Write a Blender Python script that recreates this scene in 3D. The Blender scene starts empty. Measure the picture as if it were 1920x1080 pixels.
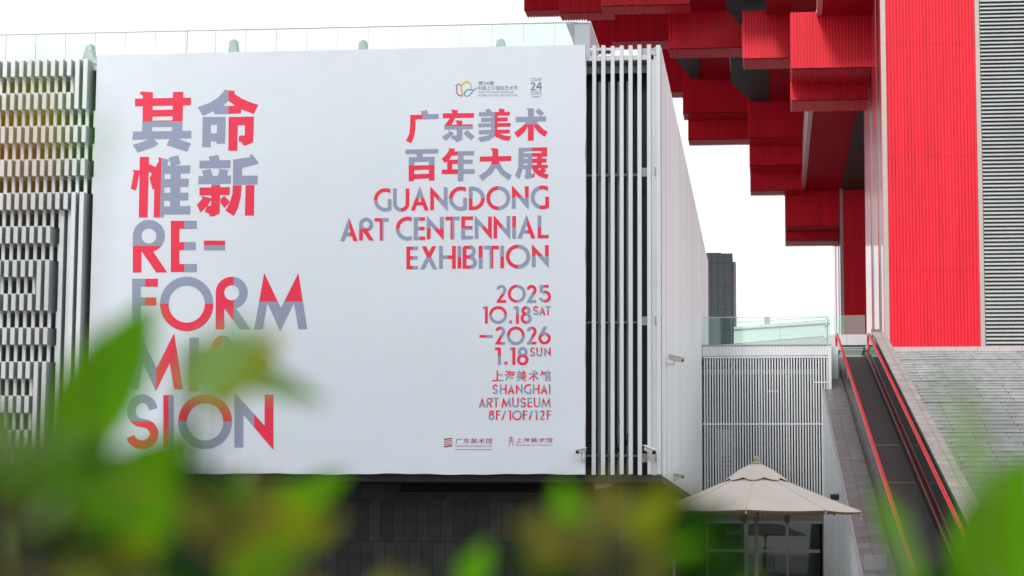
import bpy, bmesh, math, random
from mathutils import Matrix, Vector
random.seed(7)
S = bpy.context.scene
COL = S.collection

# ------------------------------------------------------------------ camera
CAM = Vector((0, 0, 1.6))
F, CX, CY = 4150.0, 960.0, 540.0          # focal length and centre in photo pixels (1920 wide)
PSI, PITCH, ROLL = 0.11642, 0.11687, 0.0057
M3 = (Matrix.Rotation(PSI, 3, 'Z') @ Matrix.Rotation(math.pi/2 + PITCH, 3, 'X') @ Matrix.Rotation(ROLL, 3, 'Z'))
cd = bpy.data.cameras.new('camera'); cam = bpy.data.objects.new('camera', cd); COL.objects.link(cam)
cam.matrix_world = Matrix.Translation(CAM) @ M3.to_4x4()
cd.sensor_width = 36; cd.lens = F/1920*36
cd.clip_start = 0.05; cd.clip_end = 3000
cd.dof.use_dof = True; cd.dof.focus_distance = 50; cd.dof.aperture_fstop = 3.2
S.camera = cam

# ------------------------------------------------------------------ light
SUN_EL, SUN_AZ = math.radians(31), math.radians(192)
w = bpy.data.worlds.new('World'); S.world = w; w.use_nodes = True
nt = w.node_tree; nt.nodes.clear()
sky = nt.nodes.new('ShaderNodeTexSky'); sky.sky_type = 'NISHITA'; sky.sun_disc = False
sky.sun_elevation = SUN_EL; sky.sun_rotation = SUN_AZ; sky.dust_density = 4; sky.air_density = 1.0
mix = nt.nodes.new('ShaderNodeMix'); mix.data_type = 'RGBA'; mix.inputs[0].default_value = 0.88
# overcast: a nearly even white cloud deck, a little uneven
tc = nt.nodes.new('ShaderNodeTexCoord'); nz = nt.nodes.new('ShaderNodeTexNoise')
nz.inputs['Scale'].default_value = 5.0; nz.inputs['Detail'].default_value = 4
rmp = nt.nodes.new('ShaderNodeValToRGB')
rmp.color_ramp.elements[0].position = .3; rmp.color_ramp.elements[0].color = (7.9, 8.3, 8.8, 1)
rmp.color_ramp.elements[1].position = .7; rmp.color_ramp.elements[1].color = (13.4, 13.5, 13.6, 1)
nt.links.new(tc.outputs['Generated'], nz.inputs['Vector']); nt.links.new(nz.outputs['Fac'], rmp.inputs[0])
nt.links.new(sky.outputs[0], mix.inputs[6]); nt.links.new(rmp.outputs[0], mix.inputs[7])
bg = nt.nodes.new('ShaderNodeBackground'); bg.inputs[1].default_value = 0.095
wo = nt.nodes.new('ShaderNodeOutputWorld')
nt.links.new(mix.outputs[2], bg.inputs[0]); nt.links.new(bg.outputs[0], wo.inputs[0])
sd = bpy.data.lights.new('sun', 'SUN'); sd.energy = 1.5; sd.angle = math.radians(10); sd.color = (1, .97, .93)
so = bpy.data.objects.new('sun', sd); COL.objects.link(so)
dirv = Vector((math.sin(SUN_AZ)*math.cos(SUN_EL), math.cos(SUN_AZ)*math.cos(SUN_EL), math.sin(SUN_EL)))
so.rotation_euler = dirv.to_track_quat('Z', 'Y').to_euler(); so.location = (-20, -30, 60)
S.view_settings.view_transform = 'Standard'; S.view_settings.look = 'None'
S.view_settings.exposure = 0.40; S.view_settings.gamma = 1
S.cycles.max_bounces = 8; S.cycles.use_denoising = True

# printed small type: outlines of the built-in typeface, read once while the scene is still empty
FC = bpy.data.curves.new('type_setter', 'FONT'); FC.resolution_u = 3
FO = bpy.data.objects.new('type_setter', FC); COL.objects.link(FO)
TYPE = {}
for txt, off in (('上', .022), ('海', .022), ('美', .022), ('术', .022), ('馆', .022), ('第24届', .006), ('中国上海国际艺术节', .008), ('THE 24TH CHINA SHANGHAI', 0.0),
                 ('INTERNATIONAL ARTS FESTIVAL', 0.0), ('CSIAF', 0.0), ('广东美术馆', .004), ('GUANGDONG MUSEUM OF ART', 0.0), ('上海美术馆', .004), ('Shanghai Art Museum', 0.0)):
    FC.body = txt; FC.offset = off
    me = FO.to_mesh(); me.calc_loop_triangles()
    TYPE[txt] = [[(me.vertices[i].co.x, me.vertices[i].co.y) for i in tr.vertices] for tr in me.loop_triangles]
    FO.to_mesh_clear()
bpy.data.objects.remove(FO); bpy.data.curves.remove(FC)
def font_tris(txt, off=0.0): return TYPE[txt]

# ------------------------------------------------------------------ geometry helpers
def ray(px, py): return M3 @ Vector(((px-CX)/F, -(py-CY)/F, -1))
def Pv(px, py, v):                # point at depth v seen at a photo pixel
    d = ray(px, py); return CAM + d*(v/d.y)
def Pz(px, py, z):                # point at height z seen at a photo pixel
    d = ray(px, py); return CAM + d*((z-CAM.z)/d.z)
def Pu(px, py, u):
    d = ray(px, py); return CAM + d*(u/d.x)

OFF = {}
class MB:
    def __init__(s): s.v = []; s.f = []; s.m = []; s.sm = []
    def poly(s, pts, m=0, smooth=False):
        b = len(s.v); s.v += [tuple(p) for p in pts]; s.f.append(tuple(range(b, b+len(pts)))); s.m.append(m); s.sm.append(smooth)
    def box(s, a, b, m=0):
        x0, x1 = sorted((a[0], b[0])); y0, y1 = sorted((a[1], b[1])); z0, z1 = sorted((a[2], b[2]))
        n = len(s.v)
        s.v += [(x0,y0,z0),(x1,y0,z0),(x1,y1,z0),(x0,y1,z0),(x0,y0,z1),(x1,y0,z1),(x1,y1,z1),(x0,y1,z1)]
        for q in ((3,2,1,0),(4,5,6,7),(0,1,5,4),(1,2,6,5),(2,3,7,6),(3,0,4,7)):
            s.f.append(tuple(n+i for i in q)); s.m.append(m); s.sm.append(False)
    def prism(s, pts, d, m=0):     # closed polygon pushed along vector d
        n = len(pts); d = Vector(d); b = len(s.v)
        s.v += [tuple(p) for p in pts] + [tuple(Vector(p)+d) for p in pts]
        s.f.append(tuple(range(b, b+n))[::-1]); s.m.append(m); s.sm.append(False)
        s.f.append(tuple(range(b+n, b+2*n))); s.m.append(m); s.sm.append(False)
        for i in range(n):
            j = (i+1) % n
            s.f.append((b+i, b+j, b+n+j, b+n+i)); s.m.append(m); s.sm.append(False)
    def tube(s, pts, r, m=0, n=8, r1=None):
        pts = [Vector(p) for p in pts]; b = len(s.v); k = len(pts)
        for i, p in enumerate(pts):
            t = (pts[min(i+1, k-1)] - pts[max(i-1, 0)]).normalized()
            a = Vector((0, 0, 1)) if abs(t.z) < .9 else Vector((1, 0, 0))
            x = t.cross(a).normalized(); y = t.cross(x)
            rr = r if r1 is None else r + (r1-r)*i/(k-1)
            for j in range(n):
                an = 2*math.pi*j/n; s.v.append(tuple(p + x*(rr*math.cos(an)) + y*(rr*math.sin(an))))
        for i in range(k-1):
            for j in range(n):
                j2 = (j+1) % n
                s.f.append((b+i*n+j, b+i*n+j2, b+(i+1)*n+j2, b+(i+1)*n+j)); s.m.append(m); s.sm.append(True)
        s.f.append(tuple(b+j for j in range(n))); s.m.append(m); s.sm.append(False)
        s.f.append(tuple(b+(k-1)*n+j for j in range(n))[::-1]); s.m.append(m); s.sm.append(False)
    def lathe(s, c, prof, n=16, m=0):     # profile (r, z) about a vertical axis through c
        b = len(s.v); k = len(prof)
        for r, z in prof:
            for j in range(n):
                an = 2*math.pi*j/n; s.v.append((c[0]+r*math.cos(an), c[1]+r*math.sin(an), c[2]+z))
        for i in range(k-1):
            for j in range(n):
                j2 = (j+1) % n
                s.f.append((b+i*n+j, b+i*n+j2, b+(i+1)*n+j2, b+(i+1)*n+j)); s.m.append(m); s.sm.append(True)
    def corr(s, o, a, e, n, p, amp, m=0):  # ribbed sheet: origin o, runs along a (vector), extruded by e, ribs pushed along n
        o, a, e, n = Vector(o), Vector(a), Vector(e), Vector(n)
        L = a.length; d = a/L; k = max(1, round(L/p)); q = L/k; prof = []
        for i in range(k):
            for t, h in ((0, 0), (.28, 0), (.36, 1), (.92, 1)):
                prof.append(o + d*(q*(i+t)) + n*(amp*h))
        prof.append(o + a)
        b = len(s.v); s.v += [tuple(x) for x in prof] + [tuple(x+e) for x in prof]; N = len(prof)
        for i in range(N-1):
            s.f.append((b+i, b+i+1, b+N+i+1, b+N+i)); s.m.append(m); s.sm.append(False)
    def build(s, name, mats, parent=None, flip=False):
        off = OFF.get(parent, Vector((0, 0, 0))) if parent else Vector((0, 0, 0))
        me = bpy.data.meshes.new(name)
        me.from_pydata([(x-off.x, y-off.y, z-off.z) for x, y, z in s.v], [], s.f)
        if not isinstance(mats, (list, tuple)): mats = [mats]
        for mt in mats: me.materials.append(mt)
        me.polygons.foreach_set('material_index', s.m); me.polygons.foreach_set('use_smooth', s.sm)
        me.validate(); me.update()
        o = bpy.data.objects.new(name, me); COL.objects.link(o)
        if parent: o.parent = parent; OFF[o] = off
        return o
def tag(o, label, cat, group=None):
    o['label'] = label; o['category'] = cat
    if group: o['group'] = group
    return o
def thing(name, label, cat, loc, group=None):
    o = bpy.data.objects.new(name, None); COL.objects.link(o); o.location = loc; o.empty_display_size = .3
    OFF[o] = Vector(loc); return tag(o, label, cat, group)
def struct(o): o['kind'] = 'structure'; return o

# ------------------------------------------------------------------ materials
def mat(name, col, rough=.5, metal=0, var=.06, scale=3, bump=0, bscale=30, spec=.5, coat=0, stretch=None):
    m = bpy.data.materials.new(name); m.use_nodes = True; t = m.node_tree; b = t.nodes['Principled BSDF']
    b.inputs['Roughness'].default_value = rough; b.inputs['Metallic'].default_value = metal
    b.inputs['Specular IOR Level'].default_value = spec; b.inputs['Coat Weight'].default_value = coat
    c = t.nodes.new('ShaderNodeTexCoord'); src = c.outputs['Object']
    if stretch:
        mp = t.nodes.new('ShaderNodeMapping'); mp.inputs['Scale'].default_value = stretch
        t.links.new(src, mp.inputs[0]); src = mp.outputs[0]
    n = t.nodes.new('ShaderNodeTexNoise'); n.inputs['Scale'].default_value = scale; n.inputs['Detail'].default_value = 6
    n.inputs['Roughness'].default_value = .65
    t.links.new(src, n.inputs['Vector'])
    r = t.nodes.new('ShaderNodeValToRGB')
    r.color_ramp.elements[0].position = .32; r.color_ramp.elements[1].position = .68
    r.color_ramp.elements[0].color = tuple(min(1, x*(1-var)) for x in col) + (1,)
    r.color_ramp.elements[1].color = tuple(min(1, x*(1+var)) for x in col) + (1,)
    t.links.new(n.outputs['Fac'], r.inputs[0]); t.links.new(r.outputs[0], b.inputs['Base Color'])
    if bump:
        n2 = t.nodes.new('ShaderNodeTexNoise'); n2.inputs['Scale'].default_value = bscale; n2.inputs['Detail'].default_value = 4
        t.links.new(src, n2.inputs['Vector'])
        bp = t.nodes.new('ShaderNodeBump'); bp.inputs['Strength'].default_value = bump; bp.inputs['Distance'].default_value = .02
        t.links.new(n2.outputs['Fac'], bp.inputs['Height']); t.links.new(bp.outputs[0], b.inputs['Normal'])
    return m
def glass(name, col, refl=.12, trans=.8, rough=.02):      # architectural glass: tinted see-through + mirror reflection
    m = bpy.data.materials.new(name); m.use_nodes = True; t = m.node_tree; t.nodes.clear()
    o = t.nodes.new('ShaderNodeOutputMaterial'); g = t.nodes.new('ShaderNodeBsdfGlossy'); g.inputs['Roughness'].default_value = rough
    g.inputs['Color'].default_value = (.9, 1, .97, 1)
    tr = t.nodes.new('ShaderNodeBsdfTransparent'); tr.inputs['Color'].default_value = (*col, 1)
    fr = t.nodes.new('ShaderNodeFresnel'); fr.inputs['IOR'].default_value = 1.5
    ad = t.nodes.new('ShaderNodeMath'); ad.operation = 'ADD'; ad.inputs[1].default_value = refl; ad.use_clamp = True
    mx = t.nodes.new('ShaderNodeMixShader')
    t.links.new(fr.outputs[0], ad.inputs[0]); t.links.new(ad.outputs[0], mx.inputs[0])
    t.links.new(tr.outputs[0], mx.inputs[1]); t.links.new(g.outputs[0], mx.inputs[2]); t.links.new(mx.outputs[0], o.inputs[0])
    return m
def brick(name, c1, c2, mortar, wdt, hgt, size=.012, rough=.5, offset=.5, axes='XZ', spec=.5):
    m = mat(name, c1, rough, var=.1, scale=2, spec=spec); t = m.node_tree; b = t.nodes['Principled BSDF']
    c = t.nodes.new('ShaderNodeTexCoord'); sp = t.nodes.new('ShaderNodeSeparateXYZ'); cb = t.nodes.new('ShaderNodeCombineXYZ')
    t.links.new(c.outputs['Object'], sp.inputs[0])
    t.links.new(sp.outputs[axes[0]], cb.inputs[0]); t.links.new(sp.outputs[axes[1]], cb.inputs[1])
    k = t.nodes.new('ShaderNodeTexBrick'); k.offset = offset
    k.inputs['Scale'].default_value = 1; k.inputs['Brick Width'].default_value = wdt; k.inputs['Row Height'].default_value = hgt
    k.inputs['Mortar Size'].default_value = size; k.inputs['Mortar Smooth'].default_value = 0; k.inputs['Bias'].default_value = 0
    k.inputs['Color1'].default_value = (*c1, 1); k.inputs['Color2'].default_value = (*c2, 1); k.inputs['Mortar'].default_value = (*mortar, 1)
    t.links.new(cb.outputs[0], k.inputs['Vector'])
    n = t.nodes.new('ShaderNodeTexNoise'); n.inputs['Scale'].default_value = 2.5; n.inputs['Detail'].default_value = 7
    t.links.new(c.outputs['Object'], n.inputs['Vector'])
    mr = t.nodes.new('ShaderNodeMapRange'); mr.inputs[1].default_value = .3; mr.inputs[2].default_value = .7; mr.inputs[3].default_value = .78; mr.inputs[4].default_value = 1.2
    t.links.new(n.outputs['Fac'], mr.inputs[0])
    mx = t.nodes.new('ShaderNodeMix'); mx.data_type = 'RGBA'; mx.blend_type = 'MULTIPLY'; mx.inputs[0].default_value = 1
    t.links.new(k.outputs['Color'], mx.inputs[6]); t.links.new(mr.outputs[0], mx.inputs[7])
    t.links.new(mx.outputs[2], b.inputs['Base Color'])
    return m
def leafmat(name, col, tcol):
    m = mat(name, col, .5, var=.25, scale=40, spec=.25); t = m.node_tree; b = t.nodes['Principled BSDF']
    tl = t.nodes.new('ShaderNodeBsdfTranslucent'); tl.inputs['Color'].default_value = (*tcol, 1)
    mx = t.nodes.new('ShaderNodeMixShader'); mx.inputs[0].default_value = .6
    o = t.nodes['Material Output']
    t.links.new(b.outputs[0], mx.inputs[1]); t.links.new(tl.outputs[0], mx.inputs[2]); t.links.new(mx.outputs[0], o.inputs[0])
    return m

WHITE = mat('white_painted_metal', (.74, .76, .78), .4, var=.04, scale=1.2)
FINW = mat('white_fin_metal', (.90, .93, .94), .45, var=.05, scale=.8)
FINS = mat('shaded_fin_flank', (.44, .50, .53), .5, var=.10, scale=.8)  # flanks of the white fins, their shade painted in as darker grey
CLAD = mat('white_side_cladding', (.80, .86, .92), .3, var=.24, scale=2.0, stretch=(1, 1.6, .03))
BACK = mat('dark_blue_backing', (.022, .030, .038), .45, var=.2, scale=1.5)
PANELG = mat('grey_vertical_panel', (.46, .48, .50), .45, var=.15, scale=1.5, stretch=(3, 3, .3))
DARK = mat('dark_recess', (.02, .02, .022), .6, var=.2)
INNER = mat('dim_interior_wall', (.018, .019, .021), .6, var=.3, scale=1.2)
STEEL = mat('brushed_steel', (.45, .46, .47), .35, .8, var=.08)
GREYM = mat('grey_metal', (.34, .36, .37), .45, .2, var=.08)
LOUV = mat('louvre_grey_metal', (.46, .49, .48), .42, .1, var=.10, scale=.7)
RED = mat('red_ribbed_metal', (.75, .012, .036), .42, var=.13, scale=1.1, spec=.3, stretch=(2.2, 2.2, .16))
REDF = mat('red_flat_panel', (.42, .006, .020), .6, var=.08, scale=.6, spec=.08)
REDS = mat('red_side_panel', (.55, .03, .045), .22, var=.08, scale=.8, spec=.9, coat=.3)
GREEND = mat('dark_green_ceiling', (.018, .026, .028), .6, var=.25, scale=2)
JOINT = mat('red_joint', (.42, .008, .02), .5)
PINK = mat('painted_pink_sheen', (.62, .30, .30), .35, var=.06)  # sky reflection on the red beam sides, painted as pale pink
TRIM = mat('pale_metal_trim', (.42, .36, .34), .35, .3, var=.06)
SLATE = brick('dark_slate_tiles', (.022, .0225, .0225), (.040, .0405, .0405), (.006, .006, .006), .253, .86, .006, .5, .37, spec=.25)
STEP = brick('grey_granite_steps', (.34, .35, .35), (.42, .425, .425), (.13, .13, .13), .9, 1.2, .012, .55, .5)
APRON = brick('wet_grey_granite', (.165, .175, .178), (.21, .222, .225), (.05, .05, .05), .6, .6, .006, .45, 0, 'XY', .25)
COPE = brick('pale_granite_coping', (.37, .37, .35), (.42, .42, .40), (.16, .16, .15), 30, 1.2, .008, .55, 0, 'XY')
WALLG = brick('grey_granite_wall', (.15, .155, .15), (.19, .195, .19), (.06, .06, .06), 1.0, 8, .012, .4, 0, 'YZ')
JGREY = mat('dim_joint_metal', (.14, .14, .14), .5)
BELT = mat('dark_rubber_belt', (.042, .050, .052), .6, var=.12, scale=6, spec=.15)
RUBR = mat('red_rubber_handrail', (.74, .006, .022), .3, var=.05)
SKIRT = mat('dark_maroon_skirt', (.045, .012, .016), .3, .2, var=.2)
PLAZA = brick('plaza_paving', (.15, .15, .145), (.2, .2, .195), (.06, .06, .06), .6, .6, .006, .7, 0, 'XY')
CANV = mat('taupe_canvas', (.50, .445, .405), .85, var=.05, scale=2, bump=.25, bscale=6)
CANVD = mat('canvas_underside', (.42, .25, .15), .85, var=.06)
POLE = mat('brown_pole', (.16, .115, .095), .5, var=.15, scale=5, stretch=(6, 6, .6))
FRAME = mat('bronze_window_frame', (.22, .205, .19), .4, .3, var=.08)
CAMW = mat('cream_plastic', (.66, .64, .58), .45, var=.08, scale=15)
BLACK = mat('black_plastic', (.012, .012, .013), .3, var=.1)
VINYL = mat('banner_vinyl', (.79, .848, .925), .5, var=.02, scale=.7, bump=.5, bscale=1.3)
PRED = mat('print_red', (.92, .026, .080), .5, var=.02)
PGREY = mat('print_blue_grey', (.315, .355, .50), .5, var=.02)
PDARK = mat('print_dark_red', (.42, .03, .07), .5, var=.02)
PTXT = mat('print_slate', (.22, .245, .30), .5, var=.02)
PMAG = mat('print_magenta', (.50, .03, .14), .5, var=.02); PYEL = mat('print_yellow', (.85, .62, .03), .5, var=.02)
PORG = mat('print_orange', (.85, .25, .03), .5, var=.02); PGRN = mat('print_green', (.10, .42, .07), .5, var=.02)
PLIM = mat('print_lime', (.45, .62, .05), .5, var=.02); PBLU = mat('print_blue', (.13, .38, .78), .5, var=.02)
ROOFW = mat('white_roof_panel', (.7, .71, .72), .5)
PALEG = mat('pale_green_mottled', (.42, .56, .50), .7, var=.28, scale=14)
GLASS = glass('clear_balustrade_glass', (.84, .93, .90), .05)
GLASSR = glass('faint_roof_glass', (.93, .972, .96), .02)
GLASSD = glass('dark_shop_glass', (.25, .25, .25), .015)
GLASSW = glass('walkway_glass', (.62, .76, .72), .04)
TOWER = mat('blue_grey_glazing', (.15, .20, .235), .2, var=.22, scale=.2, spec=.6)
TOWERF = mat('tower_frame', (.11, .145, .17), .4, var=.1)
BARK = mat('brown_twig', (.09, .06, .03), .8, var=.3, scale=40)
LEAFS = [leafmat('leaf_green', (.085, .225, .005), (.20, .56, .006)),
         leafmat('leaf_yellow_green', (.20, .24, .006), (.48, .56, .008)),
         leafmat('leaf_dark', (.010, .045, .002), (.018, .085, .002)),
         leafmat('leaf_pale', (.17, .32, .07), (.36, .62, .16)),
         leafmat('leaf_olive', (.135, .13, .022), (.29, .28, .04)),
         leafmat('leaf_orange', (.42, .17, .010), (.75, .33, .02))]

# ------------------------------------------------------------------ ground
g = MB(); g.poly([(-900, -600, 0), (900, -600, 0), (900, 1500, 0), (-900, 1500, 0)])
struct(g.build('plaza_ground', PLAZA))

# ------------------------------------------------------------------ gallery building on the left
V0 = 44.5; UR = -2.165; ZB, ZT = 3.065, 11.85
gal = thing('gallery_building', 'white finned gallery building on a dark slate base, carrying the big banner', 'building', (-10, V0, 0))
m = MB(); m.box((-26, 45.3, ZB), (UR-.12, 79, 11.55)); m.build('body_wall', BACK, gal)
m = MB(); m.box((-26, 44.9, ZB), (-13.9, 45.297, 11.5)); m.build('backing_wall', BACK, gal)
m = MB(); m.box((-26, 44.55, 11.56), (UR-.15, 79, 11.66)); m.build('roof', ROOFW, gal)
# fins
fw, pit, rh = .09, .1742, .3535
m = MB(); ur = Pv(165, 110, V0).x
top = 11.74
for k in range(0, 70):
    u = ur - k*pit
    r = 0
    while r < 25:
        z1 = top - r*rh; z0 = z1 - rh
        if z0 < ZB-.05: break
        longf = (k < 2 and (r < 3 or r >= 8)) or (k in (2, 3) and r >= 9) or (k in (4, 5) and 12 <= r <= 14) or (k in (4, 5) and r >= 18)
        j = random.uniform(-.004, .004)
        if longf:
            r2 = r
            while r2 < 25 and ((k < 2 and (r2 < 3 or r2 >= 8)) or (k in (2, 3) and r2 >= 9) or (k in (4, 5) and (12 <= r2 <= 14 or r2 >= 18))): r2 += 1
            zb = max(ZB, top - r2*rh); rec = .2 if k in (2, 3) else 0
            m.box((u+(.05 if k in (2, 3) else 0), V0-.30+rec, zb), (u+fw+(.05 if k in (2, 3) else 0), V0+.395, z1)); r = r2; continue
        if r % 2 == 0: m.box((u+j, V0-.30+j, z0), (u+fw+j, V0+.395, z1))
        else: m.box((u+.168+j, V0-.02+j, z0), (u+.168+.072+j, V0+.05, z1))
        r += 1
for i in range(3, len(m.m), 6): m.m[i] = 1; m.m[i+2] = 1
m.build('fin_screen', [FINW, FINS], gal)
# white upright slats at the right end
m = MB()
for a, b in ((1110, 1117), (1127, 1134.5), (1145, 1152), (1162, 1169), (1178.5, 1186), (1195.5, 1203), (1213.5, 1221), (1231, 1239)):
    u0 = Pv(a, 500, V0).x; u1 = Pv(b, 500, V0).x
    m.box((u0, V0, ZB+random.uniform(0, .02)), (u1, V0+.12, ZT+random.uniform(0, .02)))
m.box((Pv(1104, 500, V0).x, V0+.121, ZT-.06), (Pv(1169, 500, V0).x, V0+.15, ZT-.01))
m.build('upright_slats', WHITE, gal)
m = MB(); m.box((Pv(1221.5, 500, V0).x, V0+.05, ZB), (Pv(1230.7, 500, V0).x, V0+.1, ZT-.1)); m.build('corner_panel', WHITE, gal)
m = MB()
for i, (a, b) in enumerate(((1118, 1128), (1137, 1144), (1155, 1163), (1172, 1180))):
    m.box((Pv(a, 500, V0).x, V0+.45, ZB), (Pv(b, 500, V0).x, V0+.6, 11.2))
m.build('grey_panels', PANELG, gal)
for z, h in ((Pv(1150, 330, V0+.3).z, .05), (Pv(1150, 606, V0+.3).z, .04), (11.35, .15), (ZB+.38, .04)):
    m = MB(); m.box((-4.2, V0+.32, z), (-2.35, V0+.4, z+h)); m.build('cross_bar', GREYM, gal)
for py in (95, 320, 600, 858):
    m = MB(); z = Pv(1225, py, V0).z; m.box((-2.62, V0+.16, z-.09), (UR-.14, V0+.3, z+.09)); m.box((-2.30, V0+.02, z-.08), (UR-.09, V0+.161, z+.08)); m.build('bracket', STEEL, gal)
# ribbed side wall
m = MB(); v = V0+.12
prof = []
rs = random.Random(3)
while v < 79:
    wd = rs.choice((.10, .14, .14, .2, .26)); prof += [(UR, v), (UR, v+wd*.8), (UR-.035, v+wd*.86), (UR-.035, v+wd)]; v += wd*1.25
for (x0, y0), (x1, y1) in zip(prof[:-1], prof[1:]):
    m.poly([(x0, y0, ZB), (x1, y1, ZB), (x1, y1, ZT), (x0, y0, ZT)])
m.poly([(UR-.11, V0+.12, ZT), (UR-.11, 79, ZT), (UR-.036, 79, ZT), (UR-.036, V0+.12, ZT)])
m.box((UR-.11, V0+.121, ZB+.001), (UR-.037, 79, ZT-.002))
m.build('side_cladding', CLAD, gal)
m = MB(); m.box((-26, V0+.02, ZB-.14), (UR-.002, 71, ZB-.004)); m.build('soffit', DARK, gal)
uc = Pv(1160, 960, 45.7).x
m = MB(); m.box((-30, 45.7, 0), (uc, 46.1, ZB-.145)); m.build('slate_base', SLATE, gal)
m = MB(); m.box((uc-.4, 46.101, 0), (uc, 71, ZB-.145)); m.build('slate_return', SLATE, gal)
# vent grille in the base
a = Pv(752, 895, 45.66); b = Pv(1022, 924, 45.66)
vg = MB(); vg.box((a.x, 45.64, b.z), (b.x, 45.698, a.z)); vgo = vg.build('vent_grille', DARK, gal)
m = MB(); n = 5
for i in range(n):
    z = b.z + (a.z-b.z)*(i+.5)/n
    m.prism([(a.x, 45.60, z-.035), (a.x, 45.60, z-.028), (a.x, 45.638, z+.03), (a.x, 45.638, z+.023)], (b.x-a.x, 0, 0))
m.box((a.x-.03, 45.59, b.z-.03), (a.x, 45.699, a.z)); m.box((a.x-.03, 45.59, b.z-.03), (b.x+.03, 45.699, b.z-.002)); m.box((b.x, 45.59, b.z-.03), (b.x+.03, 45.699, a.z))
m.build('louvre', mat('black_louvre', (.02, .02, .02), .5), vgo)
# roof glass parapet
zt = Pv(500, 55.6, 46).z
m = MB(); x = -26
while x < -4.2:
    m.box((x+.008, 46.0, 11.67), (min(x+.672, -4.07)-.008, 46.012, zt)); x += .672
gp = m.build('glass_parapet', GLASSR, gal)
m = MB(); m.box((-26, 45.99, zt+.001), (-4.0, 46.022, zt+.022))
for xp in (Pv(350, 60, 46).x, -4.09): m.box((xp, 46.013, 11.66), (xp+.016, 46.035, zt))
m.build('parapet_rail', GREYM, gp)
m = MB(); x = -26+.672
while x < -4.2: m.box((x-.003, 46.0, 11.67), (x+.003, 46.012, zt)); x += .672
gj = m.build('glass_joints', STEEL, gp); gj['kind'] = 'stuff'
# stair head on the roof
a = Pv(1076, 44, 47); b = Pv(1106, 88, 47)
m = MB(); m.box((a.x, 47, 11.66), (b.x, 49.5, a.z)); ph = m.build('stair_head', mat('pale_grey_panel', (.42, .46, .50), .3, var=.06), gal)
m = MB(); m.box((Pv(1060, 40, 46.9).x, 46.97, a.z+.002), (b.x+.02, 49.5, a.z+.04)); m.build('roof_slab', ROOFW, ph)

# small mottled blocks along the roof edge
def block(px, py, label, tilt):
    p = Pv(px, py, 45.2)
    t = thing('edge_block', label, 'block', (p.x, 45.2, 11.66), 'pale green blocks on the roof edge')
    zb_ = 11.83; h = p.z-zb_; v_ = 45.1
    m = MB(); m.box((p.x-.18, v_-.06, 11.66), (p.x+.2, v_+.26, zb_)); m.build('plinth', PALEG, t)
    m = MB()
    m.prism([(p.x-.15, v_, zb_), (p.x+.15, v_, zb_), (p.x+.155, v_, zb_+h*.16), (p.x+.06+tilt, v_, zb_+h*.48), (p.x+.02+tilt, v_, zb_+h), (p.x-.09+tilt, v_, zb_+h*.9), (p.x-.11+tilt*.5, v_, zb_+h*.45)], (.03, .22, .0))
    m.build('upright', PALEG, t)
    m = MB(); m.prism([(p.x+.157, v_-.05, zb_), (p.x+.26, v_-.05, zb_), (p.x+.2, v_-.05, zb_+h*.3), (p.x+.16, v_-.05, zb_+h*.22)], (.02, .18, 0)); m.build('foot', PALEG, t)
block(166, 84, 'pale green angular block on the roof edge above the white fins', .06)
block(440, 75, 'tallest pale green block on the roof edge, above the large red and grey characters', 0)
block(684, 76, 'pale green block on the roof edge above the middle of the banner', -.02)
block(939, 74, 'pale green block on the roof edge nearest the white upright slats', .02)

# ------------------------------------------------------------------ banner and its lettering
VB = V0-.16; BN = (-14.0, -3.69, 3.07, 11.85)
ban = thing('exhibition_banner', 'huge white exhibition banner with red and grey lettering on the finned facade', 'banner', (-8.85, VB, 3.07))
m = MB(); nx, nzz = 90, 70; rr = random.Random(5)
ph1 = [(rr.uniform(.4, 1.6), rr.uniform(-1.2, 1.2), rr.uniform(0, 6.3), rr.uniform(.2, 1)) for _ in range(9)]
def wr(u, z):
    e = min(u-BN[0], BN[1]-u, z-BN[2], BN[3]-z)
    s = sum(a*math.sin(fx*u+fz*z+p) for fx, fz, p, a in ph1)/5
    ed = math.exp(-max(e, 0)/.3)*(e < 1.1)*(.5*math.sin(u*9+z*7)+.5*math.sin(u*4-z*11+1))
    return .005*ed*min(1, max(0, (1.2-e)))
idx = {}
for i in range(nx+1):
    for j in range(nzz+1):
        u = BN[0]+(BN[1]-BN[0])*i/nx; z = BN[2]+(BN[3]-BN[2])*j/nzz
        uu, zz = u, z
        if i == nx: uu += .006*math.sin(z*3.1)+.004*math.sin(z*9)
        if j == 0: zz += .010*math.sin(u*2.3)+.006*math.sin(u*8)
        idx[i, j] = len(m.v); m.v.append((uu, VB+wr(u, z), zz))
for i in range(nx):
    for j in range(nzz):
        m.f.append((idx[i, j], idx[i+1, j], idx[i+1, j+1], idx[i, j+1])); m.m.append(0); m.sm.append(True)
m.poly([(BN[0], VB+.02, BN[3]), (BN[1], VB+.02, BN[3]), (BN[1], VB+.15, BN[3]), (BN[0], VB+.15, BN[3])])
m.poly([(BN[1], VB, BN[2]), (BN[1], VB+.15, BN[2]), (BN[1], VB+.15, BN[3]), (BN[1], VB, BN[3])])
m.poly([(BN[0], VB, BN[2]), (BN[0], VB+.15, BN[2]), (BN[0], VB+.15, BN[3]), (BN[0], VB, BN[3])])
m.poly([(BN[0], VB+.15, BN[2]), (BN[1], VB+.15, BN[2]), (BN[1], VB+.15, BN[3]), (BN[0], VB+.15, BN[3])])
m.poly([(BN[0], VB, BN[2]), (BN[1], VB, BN[2]), (BN[1], VB+.15, BN[2]), (BN[0], VB+.15, BN[2])])
m.build('sheet', VINYL, ban)

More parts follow.
